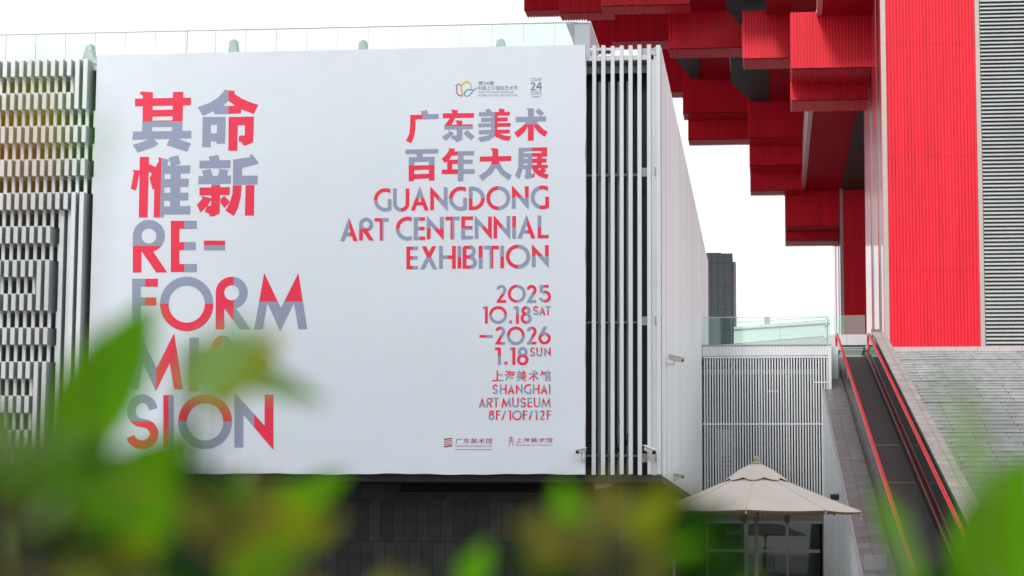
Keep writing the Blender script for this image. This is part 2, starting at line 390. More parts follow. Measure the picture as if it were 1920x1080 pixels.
class Print:                        # flat printed ink, a hair in front of the sheet; every piece is a convex or simple polygon in photo pixels
    def __init__(s): s.mb = MB(); s.k = 0
    def add(s, pts, c):
        s.k += 1; v = VB - .003 - (s.k % 101)*.00006
        s.mb.poly([Pv(x, y, v) for x, y in pts], c)
    def done(s, name, mats=None): return s.mb.build(name, mats or [PRED, PGREY], ban)
R_, G_ = 0, 1
def clip(pts, a, b, c):             # keep a*x+b*y+c >= 0
    out = []
    for i in range(len(pts)):
        p, q = pts[i], pts[(i+1) % len(pts)]
        dp, dq = a*p[0]+b*p[1]+c, a*q[0]+b*q[1]+c
        if dp >= 0: out.append(p)
        if (dp >= 0) != (dq >= 0):
            t = dp/(dp-dq); out.append((p[0]+(q[0]-p[0])*t, p[1]+(q[1]-p[1])*t))
    return out if len(out) > 2 else None
def put(P, polys, split):
    kind, t, c0, c1 = split
    for q in polys:
        A = clip(q, 0, -1, t) if kind == 'h' else clip(q, -1, 0, t)
        B = clip(q, 0, 1, -t) if kind == 'h' else clip(q, 1, 0, -t)
        if A: P.add(A, c0)
        if B: P.add(B, c1)
def ring(cx, cy, rx, ry, w, a0=0, a1=360, n=36):
    out = []; k = max(3, int(n*abs(a1-a0)/360))
    for i in range(k):
        a = math.radians(a0+(a1-a0)*i/k); b = math.radians(a0+(a1-a0)*(i+1)/k)
        out.append([(cx+rx*math.cos(a), cy+ry*math.sin(a)), (cx+rx*math.cos(b), cy+ry*math.sin(b)),
                    (cx+(rx-w)*math.cos(b), cy+(ry-w)*math.sin(b)), (cx+(rx-w)*math.cos(a), cy+(ry-w)*math.sin(a))])
    return out
def stroke(pts, w):
    out = []; n = len(pts); L = []; Rr = []
    for i in range(n):
        a = pts[max(i-1, 0)]; b = pts[min(i+1, n-1)]
        dx, dy = b[0]-a[0], b[1]-a[1]; l = math.hypot(dx, dy) or 1
        L.append((pts[i][0]-dy/l*w/2, pts[i][1]+dx/l*w/2)); Rr.append((pts[i][0]+dy/l*w/2, pts[i][1]-dx/l*w/2))
    for i in range(n-1): out.append([L[i], L[i+1], Rr[i+1], Rr[i]])
    return out
def arcp(cx, cy, rx, ry, a0, a1, n=14):
    return [(cx+rx*math.cos(math.radians(a0+(a1-a0)*i/n)), cy+ry*math.sin(math.radians(a0+(a1-a0)*i/n))) for i in range(n+1)]
def glyph(ch, x0, x1, y0, y1, w):
    h = y1-y0; W = x1-x0; xm = (x0+x1)/2; ym = (y0+y1)/2
    rc = lambda a, b, c, d: [(a, b), (c, b), (c, d), (a, d)]
    N = lambda *ps: [[(x0+W*p[0], y0+h*p[1]) for p in q] for q in ps]
    if ch in 'O0': return ring(xm, ym, W/2, h/2, w)
    if ch in 'CG':
        r = h/2; q = [clip(p, -1, 0, x1-(w*.3 if ch == 'G' else 0)) for p in ring(x0+r, ym, r, r, w, 40, 320)]
        q = [p for p in q if p]
        if ch == 'G': q.append(rc(x1-w, ym-h*.03, x1, y1-h*.06)); q.append([(x1-w*1.4, y1-w*1.05), (x1-w*.9, y1-w*1.2), (x1-w*.9, y1-h*.03), (x1-w*1.4, y1-h*.01)])
        return q
    if ch == 'D':
        r = h/2; q = [clip(p, 1, 0, -x0) for p in ring(x1-r, ym, r, r, w, -90, 90)]
        a = x1-r
        return [p for p in q if p] + [rc(x0, y0, x0+w, y1)] + ([rc(x0, y0, a, y0+w), rc(x0, y1-w, a, y1)] if a > x0 else [])
    if ch == 'U': return [rc(x0, y0, x0+w, y1-W/2), rc(x1-w, y0, x1, y1-W/2)] + ring(xm, y1-W/2, W/2, W/2, w, 0, 180)
    if ch == 'I': return [rc(x0, y0, x1, y1)]
    if ch == 'E': return [rc(x0, y0, x0+w, y1), rc(x0, y0, x1, y0+w*.93), rc(x0, ym-w*.5, x1-W*.04, ym+w*.43), rc(x0, y1-w*.93, x1, y1)]
    if ch == 'F': return [rc(x0, y0, x0+w, y1), rc(x0, y0, x1, y0+w*.93), rc(x0, y0+h*.37, x1-W*.06, y0+h*.37+w*.93)]
    if ch == 'L': return [rc(x0, y0, x0+w, y1), rc(x0, y1-w*.93, x1, y1)]
    if ch == 'T': return [rc(xm-w/2, y0, xm+w/2, y1), rc(x0, y0, x1, y0+w*.93)]
    if ch == 'H': return [rc(x0, y0, x0+w, y1), rc(x1-w, y0, x1, y1), rc(x0, ym-w*.55, x1, ym+w*.4)]
    if ch == 'N': return [[(x0, y0), (x0+w, y0+.58*h*w/(W-w)), (x0+w, y1-h*.045), (x0, y1-h*.045)], [(x1-w, y0+h*.04), (x1, y0+h*.04), (x1, y1), (x1-w, y1-.62*h*w/(W-w))], [(x0, y0), (x1-w, y0+h*.58), (x1, y1), (x0+w, y0+h*.38)]]
    if ch == 'M': return N([(.189, 0), (.249, .511), (.16, .966), (0, .966)], [(.834, 0), (1, .966), (.836, .966), (.751, .511)],
                           [(.189, 0), (.504, .605), (.49, 1), (.249, .511)], [(.834, 0), (.751, .511), (.49, 1), (.504, .605)])
    if ch == 'A':
        b = w*1.12/W
        return N([(.5, 0), (.5, .42), (b, 1), (0, 1)], [(.5, 0), (1, 1), (1-b, 1), (.5, .42)], [(.3, .64), (.7, .64), (.76, .79), (.24, .79)])
    if ch == 'X': b = w*1.2; return [[(x0+W*.1, y0), (x0+W*.1+b, y0), (x1, y1), (x1-b, y1)], [(x1-W*.05-b, y0), (x1-W*.05, y0), (x0+b, y1), (x0, y1)]]
    if ch == 'R':
        r = h*.305; bx = min(x0+r, x1-r); by = y0+r; rx = (min(x1, x0+2*r)-x0)/2; bx = x0+rx
        return ring(bx, by, rx, r, w) + [rc(x0, by, x0+w, y1), [(x0+w*.9, by+r*.72), (bx+rx*.55, by+r*.72), (bx+rx*.2, by+r*1.0), (x0+w*.9, by+r*1.0)],
                [(x0+w*1.05, by+r*.98), (bx+rx*.25, by+r*.95), (x1, y1), (x1-w*1.3, y1)]]
    if ch == 'B':
        r1, r2 = h*.25, h*.275
        return [rc(x0, y0+h*.06, x0+w, y1), rc(x0+w*.4, y0, x1-r1*1.15, y0+w*.9), rc(x0, ym-w*.55, x1-r1*1.1, ym+w*.4), rc(x0, y1-w*.9, x1-r2, y1)] + \
            ring(x1-r1*1.2, y0+r1, r1, r1+w*.15, w, -90, 90) + ring(x1-r2, y1-r2, r2, r2, w, -90, 90)
    if ch == 'S':
        r1 = h*.255-w*.2; r2 = h/2-w/2-r1+w*.02
        rx1 = W*.47-w/2; rx2 = W/2-w/2
        up = arcp(xm+W*.01, y0+w/2+r1, rx1, r1, -8, -245); lo = arcp(xm, y1-w/2-r2, rx2, r2, -62, 165)
        return stroke(up+lo, w)
    if ch == '2':
        r = W*.47; cy = y0+r; p = arcp(xm, cy, r-w/2, r-w/2, 188, 385, 16)
        e = p[-1]
        return stroke(p, w) + [[(e[0]-w*.5, e[1]-w*.25), (e[0]+w*.5, e[1]+w*.3), (x0+w*1.35, y1-w*.5), (x0, y1)], rc(x0+w*.3, y1-w*.95, x1-W*.05, y1)]
    if ch == '5':
        r = h*.345; cy = y1-r; cx = x1-r
        return [rc(x0+W*.12, y0, x1-W*.18, y0+w*.95), rc(x0+W*.12, y0, x0+W*.12+w, y0+h*.42)] + ring(cx, cy, r, r, w, -120, 165)
    if ch == '6':
        r = W/2; cy = y1-r
        return ring(xm, cy, r, r, w) + [[(x0+W*.42, y0), (x0+W*.42+w*1.25, y0), (x0+w*1.5, cy-r*.35), (x0+w*.1, cy-r*.25)]]
    if ch == '8':
        r1 = W*.42; r2 = h-2*r1+w*.9; r2 = r2/2
        return ring(xm, y0+r1, r1, r1, w) + ring(xm, y1-r2, W/2, r2, w)
    if ch == '1': return [rc(x1-w, y0, x1, y1), rc(x0, y0, x1-w*.5, y0+w*.9)]
    if ch == '/': return [[(x1-w, y0), (x1, y0), (x0+w, y1), (x0, y1)]]
    if ch == '.': return [arcp(xm, ym, W/2, h/2, 0, 360, 14)[:-1]]
    return [rc(x0, y0, x1, y1)]
def line(P, items, ox, oy, sc, w):
    for ch, xa, xb, ya, yb, kind, t, c0, c1 in items:
        X = lambda x: ox+x/sc
        Y = lambda y: oy+y/sc
        tt = X(t) if kind == 'v' else Y(t)
        ww = w if not isinstance(w, dict) else w
        put(P, glyph(ch, X(xa), X(xb), Y(ya), Y(yb), ww), (kind, tt, c0, c1))
def traced(P, ox, oy, sc, reds, greys):
    for q in reds: P.add([(ox+x/sc, oy+y/sc) for x, y in q], R_)
    for q in greys: P.add([(ox+x/sc, oy+y/sc) for x, y in q], G_)

P = Print()
traced(P, 230, 155, 7.713,
 [[(178,230),(988,215),(983,328),(178,343)], [(262,125),(438,138),(430,560),(287,565),(292,190),(248,160)], [(728,132),(878,132),(866,556),(720,558)],
  [(428,395),(722,388),(720,485),(428,492)], [(425,548),(722,543),(722,558),(425,562)]],
 [[(287,565),(430,562),(422,712),(280,712)], [(720,558),(866,556),(863,705),(715,710)], [(428,562),(722,558),(718,640),(425,642)],
  [(148,707),(995,695),(993,805),(140,825)], [(390,815),(450,815),(518,885),(450,930),(215,1012),(145,897),(280,858)], [(680,808),(790,808),(990,878),(930,998),(635,905)]])
traced(P, 360, 155, 7.713,
 [[(528,110),(625,120),(610,160),(720,230),(850,285),(958,320),(895,455),(715,385),(615,325),(528,262)], [(526,337),(715,330),(710,443),(526,452)],
  [(530,495),(665,495),(655,985),(525,985)], [(663,495),(895,488),(893,615),(663,615)], [(765,613),(893,613),(885,862),(770,912),(740,905),(720,860),(672,845),(682,765),(763,762)]],
 [[(475,100),(528,110),(528,262),(450,335),(320,410),(155,478),(82,355),(250,295),(370,220),(440,150)], [(318,340),(526,337),(526,452),(318,455)],
  [(155,495),(272,495),(270,932),(148,932)], [(270,495),(487,495),(484,608),(270,608)], [(362,606),(484,606),(478,878),(355,885)], [(270,735),(364,735),(358,848),(270,848)]])
traced(P, 230, 280, 7.713,
 [[(248,108),(382,108),(360,985),(232,985)], [(140,295),(250,305),(195,593),(117,573),(163,325)], [(395,212),(480,262),(500,345),(415,345),(375,325),(375,230)],
  [(512,112),(560,125),(553,560),(433,578),(388,415),(450,300),(525,165)], [(458,535),(555,535),(537,985),(448,985)]],
 [[(560,125),(665,150),(645,240),(560,250)], [(560,235),(608,235),(593,985),(537,985)], [(665,120),(805,85),(838,210),(700,240)],
  [(600,235),(980,232),(972,345),(605,355)], [(600,430),(957,425),(950,540),(596,548)], [(596,628),(950,625),(945,738),(592,740)], [(590,825),(980,820),(975,940),(590,942)],
  [(695,238),(840,238),(825,938),(683,938)]])
traced(P, 360, 280, 7.713,
 [[(280,520),(408,520),(400,925),(310,970),(262,970),(240,925),(185,908),(215,822),(275,812)], [(108,552),(548,545),(545,660),(108,668)],
  [(135,672),(290,710),(220,820),(122,915),(72,800),(150,712)], [(465,672),(550,760),(470,850),(410,770),(410,715)],
  [(590,520),(718,520),(705,680),(660,860),(605,963),(482,885),(545,775),(585,640)], [(775,518),(902,518),(895,958),(765,958)]],
 [[(240,105),(375,78),(403,160),(262,168)], [(110,165),(557,155),(553,270),(108,275)], [(145,308),(268,285),(300,385),(170,390)], [(378,285),(525,298),(505,390),(370,390),(395,320)],
  [(93,388),(563,380),(560,495),(93,502)], [(280,500),(408,498),(408,520),(280,520)], [(595,148),(725,135),(725,512),(592,512)], [(595,148),(840,115),(832,85),(868,70),(963,190),(945,212),(725,265),(598,265)],
  [(720,380),(950,380),(945,508),(720,510)]])
P.done('chinese_title')
P = Print()
traced(P, 750, 195, 7.2,
 [[(138,147),(303,145),(303,205),(210,210),(208,340),(190,440),(152,530),(80,495),(125,400),(138,270)], [(283,95),(305,95),(303,146),(297,146)],
  [(577,125),(1000,122),(998,185),(577,192)], [(688,73),(783,83),(775,130),(690,290),(598,295),(690,165),(705,110)], [(743,218),(840,225),(838,293),(763,293),(765,245)], [(680,280),(985,272),(983,295),(598,297)],
  [(118,828),(193,828),(190,1042),(116,1042)], [(390,824),(467,822),(465,1035),(390,1035)], [(190,830),(392,825),(392,885),(190,893)], [(190,948),(392,940),(392,1005),(190,1015)],
  [(655,595),(742,605),(735,640),(785,640),(782,693),(700,697),(665,750),(605,797),(562,742),(625,680),(665,620)], [(637,755),(782,750),(780,808),(637,812)], [(637,770),(707,770),(705,890),(637,890)], [(565,885),(782,880),(780,945),(565,948)]],
 [[(303,97),(365,78),(378,138),(523,133),(522,200),(303,207)], [(598,297),(983,295),(983,338),(598,345)], [(765,338),(842,338),(842,480),(765,517),(740,485),(690,465),(700,425),(765,425)],
  [(650,350),(728,395),(620,497),(567,443),(665,380)], [(905,352),(1008,435),(963,490),(857,400)],
  [(73,615),(517,607),(515,665),(73,677)], [(222,674),(310,670),(300,718),(225,718)], [(118,718),(468,712),(466,775),(118,785)], [(118,780),(193,780),(193,828),(118,828)], [(390,774),(467,773),(467,822),(390,824)],
  [(782,637),(1000,635),(1000,692),(782,693)], [(782,752),(982,750),(978,807),(782,808)], [(782,880),(1008,878),(1006,940),(782,943)], [(783,638),(860,638),(855,1042),(780,1042)]])
traced(P, 890, 195, 7.2,
 [[(328,58),(408,72),(400,107),(475,102),(475,155),(272,160),(272,108),(330,107)], [(272,182),(447,180),(447,233),(272,238)], [(272,258),(487,255),(485,305),(272,308)], [(272,347),(475,345),(473,395),(272,402)],
  [(272,108),(310,108),(303,402),(272,402)], [(270,400),(340,400),(400,425),(492,435),(468,498),(380,485),(300,450),(270,435)],
  [(720,276),(798,274),(797,495),(718,495)], [(665,280),(720,278),(718,300),(680,370),(585,455),(533,388),(620,320)], [(800,276),(862,276),(920,335),(988,375),(945,445),(860,380),(803,310)],
  [(210,603),(232,593),(318,605),(318,780),(240,780),(240,630)], [(70,710),(495,700),(493,768),(70,777)], [(235,770),(325,770),(345,812),(220,816)],
  [(776,587),(978,583),(978,710),(776,712),(776,662),(905,660),(905,635),(776,635)], [(776,738),(972,735),(970,790),(776,795)], [(776,822),(988,820),(985,868),(776,870)], [(843,700),(908,700),(905,830),(840,830)],
  [(776,868),(850,868),(910,925),(1000,955),(975,1012),(870,975),(800,915)], [(905,868),(940,868),(968,905),(920,940),(870,900)], [(785,940),(812,930),(805,985),(775,997)]],
 [[(138,75),(205,65),(235,110),(272,108),(270,160),(58,165),(58,112),(160,108)], [(88,187),(270,182),(270,235),(88,242)], [(50,262),(270,258),(270,305),(50,313)], [(58,352),(272,347),(272,400),(58,408)],
  [(228,110),(272,110),(272,402),(222,402)], [(270,398),(267,435),(200,485),(75,512),(45,450),(160,430),(225,398)],
  [(700,60),(720,58),(798,58),(798,275),(720,277),(720,85)], [(555,175),(963,167),(963,230),(555,245)], [(868,57),(938,125),(890,165),(818,98)], [(700,240),(840,238),(862,274),(665,278)],
  [(220,817),(287,815),(285,850),(230,935),(103,1037),(57,968),(160,900)], [(285,815),(345,813),(400,900),(500,960),(460,1030),(350,945),(288,860)],
  [(593,592),(776,587),(776,635),(665,640),(662,700),(655,850),(600,1015),(547,965),(590,850)], [(658,668),(776,662),(776,712),(658,717)], [(656,742),(776,738),(776,795),(656,800)], [(650,830),(776,822),(776,870),(645,880)],
  [(718,690),(776,690),(776,830),(718,830)], [(690,868),(762,868),(757,930),(775,940),(775,995),(690,1015),(670,970),(690,950)]])
P.done('chinese_subtitle')
P = Print()
line(P, [('R',172,752,110,997,'h',547,1,0), ('E',813,1250,125,989,'v',1040,0,1), ('-',1370,1728,459,620,'h',540,0,1)], 230, 400, 9, 16)
line(P, [('F',95,352,120,628,'v',226,1,0), ('O',373,907,100,645,'h',370,1,0), ('R',930,1280,100,627,'v',1110,0,1), ('M',1315,1845,62,645,'h',350,0,1)], 230, 500, 5.333, 16)
line(P, [('M',60,508,20,512,'v',283,1,0), ('I',563,642,60,508,'h',290,1,0), ('S',735,948,40,497,'v',840,0,1), ('-',1035,1210,247,330,'h',289,0,1),
         ('S',25,302,537,1000,'h',765,1,0), ('I',343,430,543,988,'v',387,0,1), ('O',468,923,537,1000,'h',765,0,1), ('N',943,1272,520,1007,'v',1110,1,0)], 230, 620, 4.5, 16.4)
P.done('english_title')
P = Print()
line(P, [('G',60,242,70,312,'h',195,0,1), ('U',258,425,73,312,'v',340,1,0), ('A',440,625,50,300,'h',172,1,0), ('N',640,818,50,308,'v',730,0,1), ('G',833,1018,53,302,'h',178,0,1),
         ('D',1037,1202,53,297,'h',175,1,0), ('O',1217,1463,48,297,'v',1340,0,1), ('N',1480,1653,40,292,'h',168,0,1), ('G',1673,1862,42,287,'v',1765,1,0)], 690, 340, 5.486, 7)
line(P, [('A',38,190,57,267,'v',118,1,0), ('R',203,333,60,262,'h',160,1,0), ('T',338,463,65,263,'v',405,0,1), ('C',525,665,52,262,'h',160,0,1), ('E',683,782,57,257,'v',735,1,0),
         ('N',797,945,45,260,'h',155,1,0), ('T',960,1085,52,252,'v',1023,0,1), ('E',1100,1203,50,252,'h',155,0,1), ('N',1218,1368,42,257,'v',1293,1,0), ('N',1383,1530,38,255,'v',1458,0,1),
         ('I',1547,1580,47,247,'h',148,0,1), ('A',1593,1752,33,245,'v',1678,1,0), ('L',1770,1868,43,243,'h',145,1,0),
         ('E',618,720,315,515,'v',675,0,1), ('X',737,890,312,515,'h',410,0,1), ('H',905,1052,310,510,'v',978,1,0), ('I',1067,1100,310,508,'h',408,1,0), ('B',1112,1237,307,510,'v',1180,0,1),
         ('I',1253,1287,307,508,'h',408,0,1), ('T',1298,1430,307,507,'v',1364,1,0), ('I',1443,1475,307,505,'h',405,1,0), ('O',1490,1705,297,508,'v',1600,0,1), ('N',1720,1868,293,505,'h',398,0,1)], 630, 395, 4.683, 7)
P.done('english_subtitle')
P = Print()
line(P, [('2',318,445,58,272,'h',165,1,0), ('0',458,672,55,272,'v',565,0,1), ('2',678,805,58,272,'h',165,0,1), ('5',822,972,58,270,'v',893,1,0),
         ('1',160,220,315,520,'v',187,1,0), ('0',235,450,310,522,'h',413,0,1), ('.',468,508,477,520,'v',490,1,0), ('1',528,590,312,520,'h',408,1,0), ('8',610,740,310,522,'v',678,0,1),
         ('-',120,278,655,687,'v',200,0,1), ('2',305,430,553,768,'v',378,0,1), ('0',447,660,553,773,'h',657,0,1), ('2',680,805,553,768,'v',745,1,0), ('6',822,970,553,768,'h',650,1,0),
         ('1',305,375,803,1010,'h',905,0,1), ('.',415,457,970,1013,'h',997,0,1), ('1',483,547,803,1010,'v',508,1,0), ('8',567,705,797,1017,'h',895,1,0)], 880, 525, 6.352, 5.4)
line(P, [('S',757,825,308,418,'h',360,0,1), ('A',828,908,308,418,'v',868,1,0), ('T',905,970,310,418,'h',365,1,0),
         ('S',722,785,800,912,'v',752,0,1), ('U',798,870,803,912,'h',855,0,1), ('N',892,970,800,912,'v',930,1,0)], 880, 525, 6.352, 3)
P.done('date_lettering')

def text(P, txt, x0, x1, y0, y1, c, off=0.0, split=None):
    t = font_tris(txt, off)
    if not t: return
    xs = [p[0] for q in t for p in q]; ys = [p[1] for q in t for p in q]
    a, b, lo, hi = min(xs), max(xs), min(ys), max(ys)
    f = lambda p: (x0+(x1-x0)*(p[0]-a)/(b-a), y1-(y1-y0)*(p[1]-lo)/(hi-lo))
    t = [[f(p) for p in q] for q in t]
    k = P.k
    for q in t:
        P.k = k
        if split:
            kind, tt, c0, c1 = split
            A = clip(q, 0, -1, tt) if kind == 'h' else clip(q, -1, 0, tt)
            B = clip(q, 0, 1, -tt) if kind == 'h' else clip(q, 1, 0, -tt)
            if A: P.k = k; P.add(A, c0)
            if B: P.k = k; P.add(B, c1)
        else: P.add(q, c)
P = Print(); Q = lambda x: 880+x/9.818
QY = lambda y: 685+y/9.818
for ch, a, b, kd, t, c0, c1 in (('上',420,625,'v',530,0,1), ('海',650,843,'h',190,0,1), ('美',863,1060,'v',965,1,0), ('术',1090,1278,'h',185,1,0), ('馆',1305,1503,'v',1395,0,1)):
    text(P, ch, Q(a), Q(b), QY(92), QY(293), 0, .022, (kd, Q(t) if kd == 'v' else QY(t), c0, c1))
line(P, [('S',425,525,347,530,'h',435,0,1), ('H',562,688,350,528,'v',625,1,0), ('A',705,833,343,528,'h',430,1,0), ('N',858,980,345,530,'v',920,0,1), ('G',1003,1140,345,528,'h',437,0,1),
         ('H',1168,1293,350,525,'v',1230,1,0), ('A',1313,1440,343,525,'h',430,1,0), ('I',1466,1492,347,525,'v',1480,0,1),
         ('A',172,300,590,775,'h',690,0,1), ('R',318,432,594,775,'v',375,1,0), ('T',440,545,595,775,'h',680,1,0), ('M',590,772,588,780,'v',685,0,1), ('U',787,912,592,775,'h',690,0,1), ('S',935,1043,590,775,'v',988,1,0),
         ('E',1070,1158,594,773,'h',690,1,0), ('U',1185,1307,592,775,'v',1245,0,1), ('M',1323,1503,590,780,'h',680,0,1),
         ('8',355,463,828,1010,'h',915,0,1), ('F',490,577,830,1008,'v',545,0,1), ('/',590,678,835,1008,'h',915,1,0), ('1',718,770,830,1008,'v',738,1,0), ('0',787,970,826,1010,'h',915,1,0), ('F',985,1067,830,1006,'v',1030,0,1),
         ('/',1090,1168,830,1006,'h',915,1,0), ('1',1205,1255,830,1006,'h',915,1,0), ('2',1290,1392,828,1006,'v',1345,1,0), ('F',1425,1508,828,1006,'v',1468,0,1)], 880, 685, 9.818, 2.9)
P.done('venue_lettering')
P = Print()                             # festival marks
text(P, '第24届', 896.8, 925.4, 152, 159.5, 0, .006); text(P, '中国上海国际艺术节', 896, 971, 161, 169.2, 0, .008)
text(P, 'THE 24TH CHINA SHANGHAI', 896.8, 963.4, 171, 174.8, 0); text(P, 'INTERNATIONAL ARTS FESTIVAL', 896, 972, 177, 181, 0)
text(P, 'CSIAF', 994, 1016, 146, 152.3, 0); 
for q in glyph('2', 994.7, 1004, 154, 169, 2.6)+glyph('-', 1005, 1016, 162.5, 165, 2)+[[(1012, 154), (1014.5, 154), (1014.5, 169), (1012, 169)], [(1011, 154), (1013.5, 154), (1008, 164), (1005, 164)]]: P.add(q, 0)
for y in (170.4, 177.5): P.add([(994.5, y-.3), (1016, y-.3), (1016, y+.3), (994.5, y+.3)], 0)
for i in range(9): P.add([(995+i*2.35, 173), (996.5+i*2.35, 173), (996.5+i*2.35, 174.8), (995+i*2.35, 174.8)], 0)
P.add([(994.5, 181), (1016, 180.6), (1006, 182.6)], 0)
P.done('festival_lettering', [PTXT])
P = Print(); z = lambda pts: [(840+x/9.6, 135+y/9.6) for x, y in pts]
def sm(pts, n=5):
    out = []
    for i in range(len(pts)-1):
        p0 = pts[max(i-1, 0)]; p1 = pts[i]; p2 = pts[i+1]; p3 = pts[min(i+2, len(pts)-1)]
        for k in range(n):
            t = k/n
            out.append(tuple(.5*((2*p1[d])+(-p0[d]+p2[d])*t+(2*p0[d]-5*p1[d]+4*p2[d]-p3[d])*t*t+(-p0[d]+3*p1[d]-3*p2[d]+p3[d])*t**3) for d in (0, 1)))
    return out+[pts[-1]]
for pts, c, wd in (([(130,236),(152,240),(185,218),(225,232),(238,245)],0,1.5), ([(160,240),(160,310),(163,380),(205,420),(262,432)],0,1.9), ([(232,240),(240,300),(250,370),(270,425)],2,1.9),
                   ([(240,235),(285,195),(340,170),(370,180)],1,3.4), ([(370,180),(408,220),(420,270),(420,318)],4,1.9), ([(420,322),(370,312),(320,340),(295,380),(305,425),(345,438)],3,1.9),
                   ([(345,438),(395,410),(430,365),(470,320),(520,285)],5,2.2), ([(420,322),(455,322),(480,312)],5,1.4)):
    for q in stroke(sm(z(pts)), wd): P.add(q, c)
P.done('festival_emblem', [PMAG, PYEL, PORG, PGRN, PLIM, PBLU])
P = Print()
text(P, '广东美术馆', 854, 923.3, 821.6, 832.2, 0, .004); text(P, 'GUANGDONG MUSEUM OF ART', 854, 922.4, 834.8, 838.2, 0)
text(P, '上海美术馆', 967, 1036, 820.8, 830.2, 0, .004); text(P, 'Shanghai Art Museum', 967, 1036, 832.6, 836.6, 0)
for i in range(5):
    y = 823.2+i*3.4
    for q in stroke(sm([(832.3, y+.5), (836, y+.5), (840, y+.1-.6), (844, y-.8), (848, y-.8)]), 2.4 if i in (0, 4) else 1.3): P.add(q, 0)
for pts in ([(958.3,818),(958.3,821)], [(954.5,822),(962.3,822)], [(955.5,820),(961,820)], [(955,825.2),(962,825.2)], [(955,825),(955,837)], [(962,825),(962,837)], [(957,828),(960,828)], [(958.5,826),(957,831)], [(956.5,823.5),(960.5,823.5)]):
    for q in stroke(pts, .9): P.add(q, 0)
P.done('museum_marks', [PDARK])
P = Print()
for i in range(26):
    P.add([(854+i*2.65, 842), (855.6+i*2.65, 842), (855.6+i*2.65, 844), (854+i*2.65, 844)], 0)
P.done('small_print', [PTXT])

# ------------------------------------------------------------------ security cameras
def seccam(px, py, v, yaw, label, mount, scale=1.0, pitch=-.25):
    p = Pv(px, py, v)
    t = thing('security_camera', label, 'camera', p, 'security cameras on the gallery building')
    s = scale; rot = Matrix.Rotation(yaw, 3, 'Z') @ Matrix.Rotation(-pitch, 3, 'Y')
    T = lambda q: p + rot @ Vector((q[0]*s, q[1]*s, q[2]*s))
    m = MB(); sec = [(-.17, .042, .04), (-.15, .05, .048), (.12, .05, .05), (.14, .046, .046)]
    b = len(m.v)
    for x, hw, hh in sec:
        for j in  range(9):
            a = 2*math.pi*j/10; m.v.append(tuple(T((x, hw*math.cos(a), hh*math.sin(a)))))
    for i in range(3):
        for j in range(10):
            m.f.append((b+i*10+j, b+i*10+(j+1) % 10, b+(i+1)*10+(j+1) % 10, b+(i+1)*10+j)); m.m.append(0); m.sm.append(False)
    m.f.append(tuple(b+j for j in range(10))); m.m.append(0); m.sm.append(False)
    m.f.append(tuple(b+30+j for j in range(10))[::-1]); m.m.append(0); m.sm.append(False)
    bd = m.build('housing', CAMW, t)
    m = MB(); m.prism([T((-.19, -.062, .052)), T((.2, -.062, .058)), T((.2, .062, .058)), T((-.19, .062, .052))], rot @ Vector((0, 0, .014*s))); m.build('sun_shield', CAMW, bd)
    m = MB(); m.tube([T((.141, 0, 0)), T((.16, 0, 0))], .035*s, n=10); m.build('lens', BLACK, bd)
    m = MB(); e = Vector(mount); j = T((-.03, 0, -.05)); k = Vector((j.x, j.y, e.z))
    m.tube([j, k + Vector((0, 0, .02)), k*.96+e*.04, e], .016*s, n=8)
    m.box((e.x-.02, e.y-.045*s, e.z-.05*s), (e.x+.02, e.y+.045*s, e.z+.05*s)); m.build('bracket', CAMW, t)
pm = Pu(1250, 683, UR+.02)
seccam(1268, 673, pm.y, -.25, 'white security camera high on the ribbed side wall, below the glass line', (pm.x, pm.y, pm.z), 1.0)
p2 = Pv(1218, 858, V0-.06)
seccam(1219, 845, V0-.28, -.9, 'white security camera at the foot of the corner slats, dark lens facing out', (p2.x, V0-.02, p2.z), 1.0, -.3)
p3 = Pv(1094, 862, V0-.2)
seccam(1089, 846, V0-.34, -2.2, 'small dark fronted security camera at the lower right corner of the banner', (p3.x, V0-.18, p3.z), .8, -.2)
p4 = Pv(1132, 925, V0+.9)
seccam(1132, 910, V0+.9, .35, 'pale security camera hanging under the soffit among the blurred leaves', (Pv(1133, 888, V0+.9).x, V0+.9, ZB-.15), 1.1, .2)
pm = Pu(1264, 900, UR+.02)
seccam(1273, 893, pm.y-.05, -.6, 'small security camera near the bottom edge of the ribbed side wall', (pm.x, pm.y, pm.z), .8, -.15)

cb = MB(); pts = [Pv(x, y, V0+.28) for x, y in ((1151,742),(1156,760),(1157,800),(1154,835),(1160,848),(1163,800),(1158,770),(1155,800),(1158,840),(1165,850),(1175,835),(1178,812))]
cb.tube([tuple(a) for a in pts], .012, n=6)
tag(cb.build('hanging_cable', BLACK), 'loose black cable looped behind the white upright slats', 'cable')

# ------------------------------------------------------------------ lower wing with the white slat screen
VG = 71.2
ug0, ug1 = UR+.004, Pv(1554, 700, VG).x
zt, zf, zm, zb = Pv(1440, 648, VG).z, Pv(1440, 667, VG).z, Pv(1440, 795, VG).z, 2.97
wing = thing('screened_wing', 'low wing with white slat screen above a dark glazed shop front', 'building', (0, VG, 0))
UE = 1.69
m = MB(); m.corr((ug0, VG-.03, zf), (ug1-ug0+.08, 0, 0), (0, 0, zt-zf), (0, -1, 0), .105, .02); m.box((ug0, VG+.0, zf), (ug1+.08, VG+.2, zt-.02)); m.build('fascia', WHITE, wing)
m = MB(); m.box((ug0, VG-.08, zt), (ug1+.09, VG+.25, zt+.03)); m.build('coping', GREYM, wing)
m = MB(); n = 46; pitx = (ug1-ug0-.05)/n
for i in range(n):
    u = ug0+.06+i*pitx
    zlow = zb if u < UE-.05 else Pv(1550, 731, VG).z
    m.box((u, VG-.02, zlow), (u+.043, VG+.06, zf-.002))
m.build('slat_screen', WHITE, wing)
m = MB()
zr = Pv(1440, 669.5, VG).z
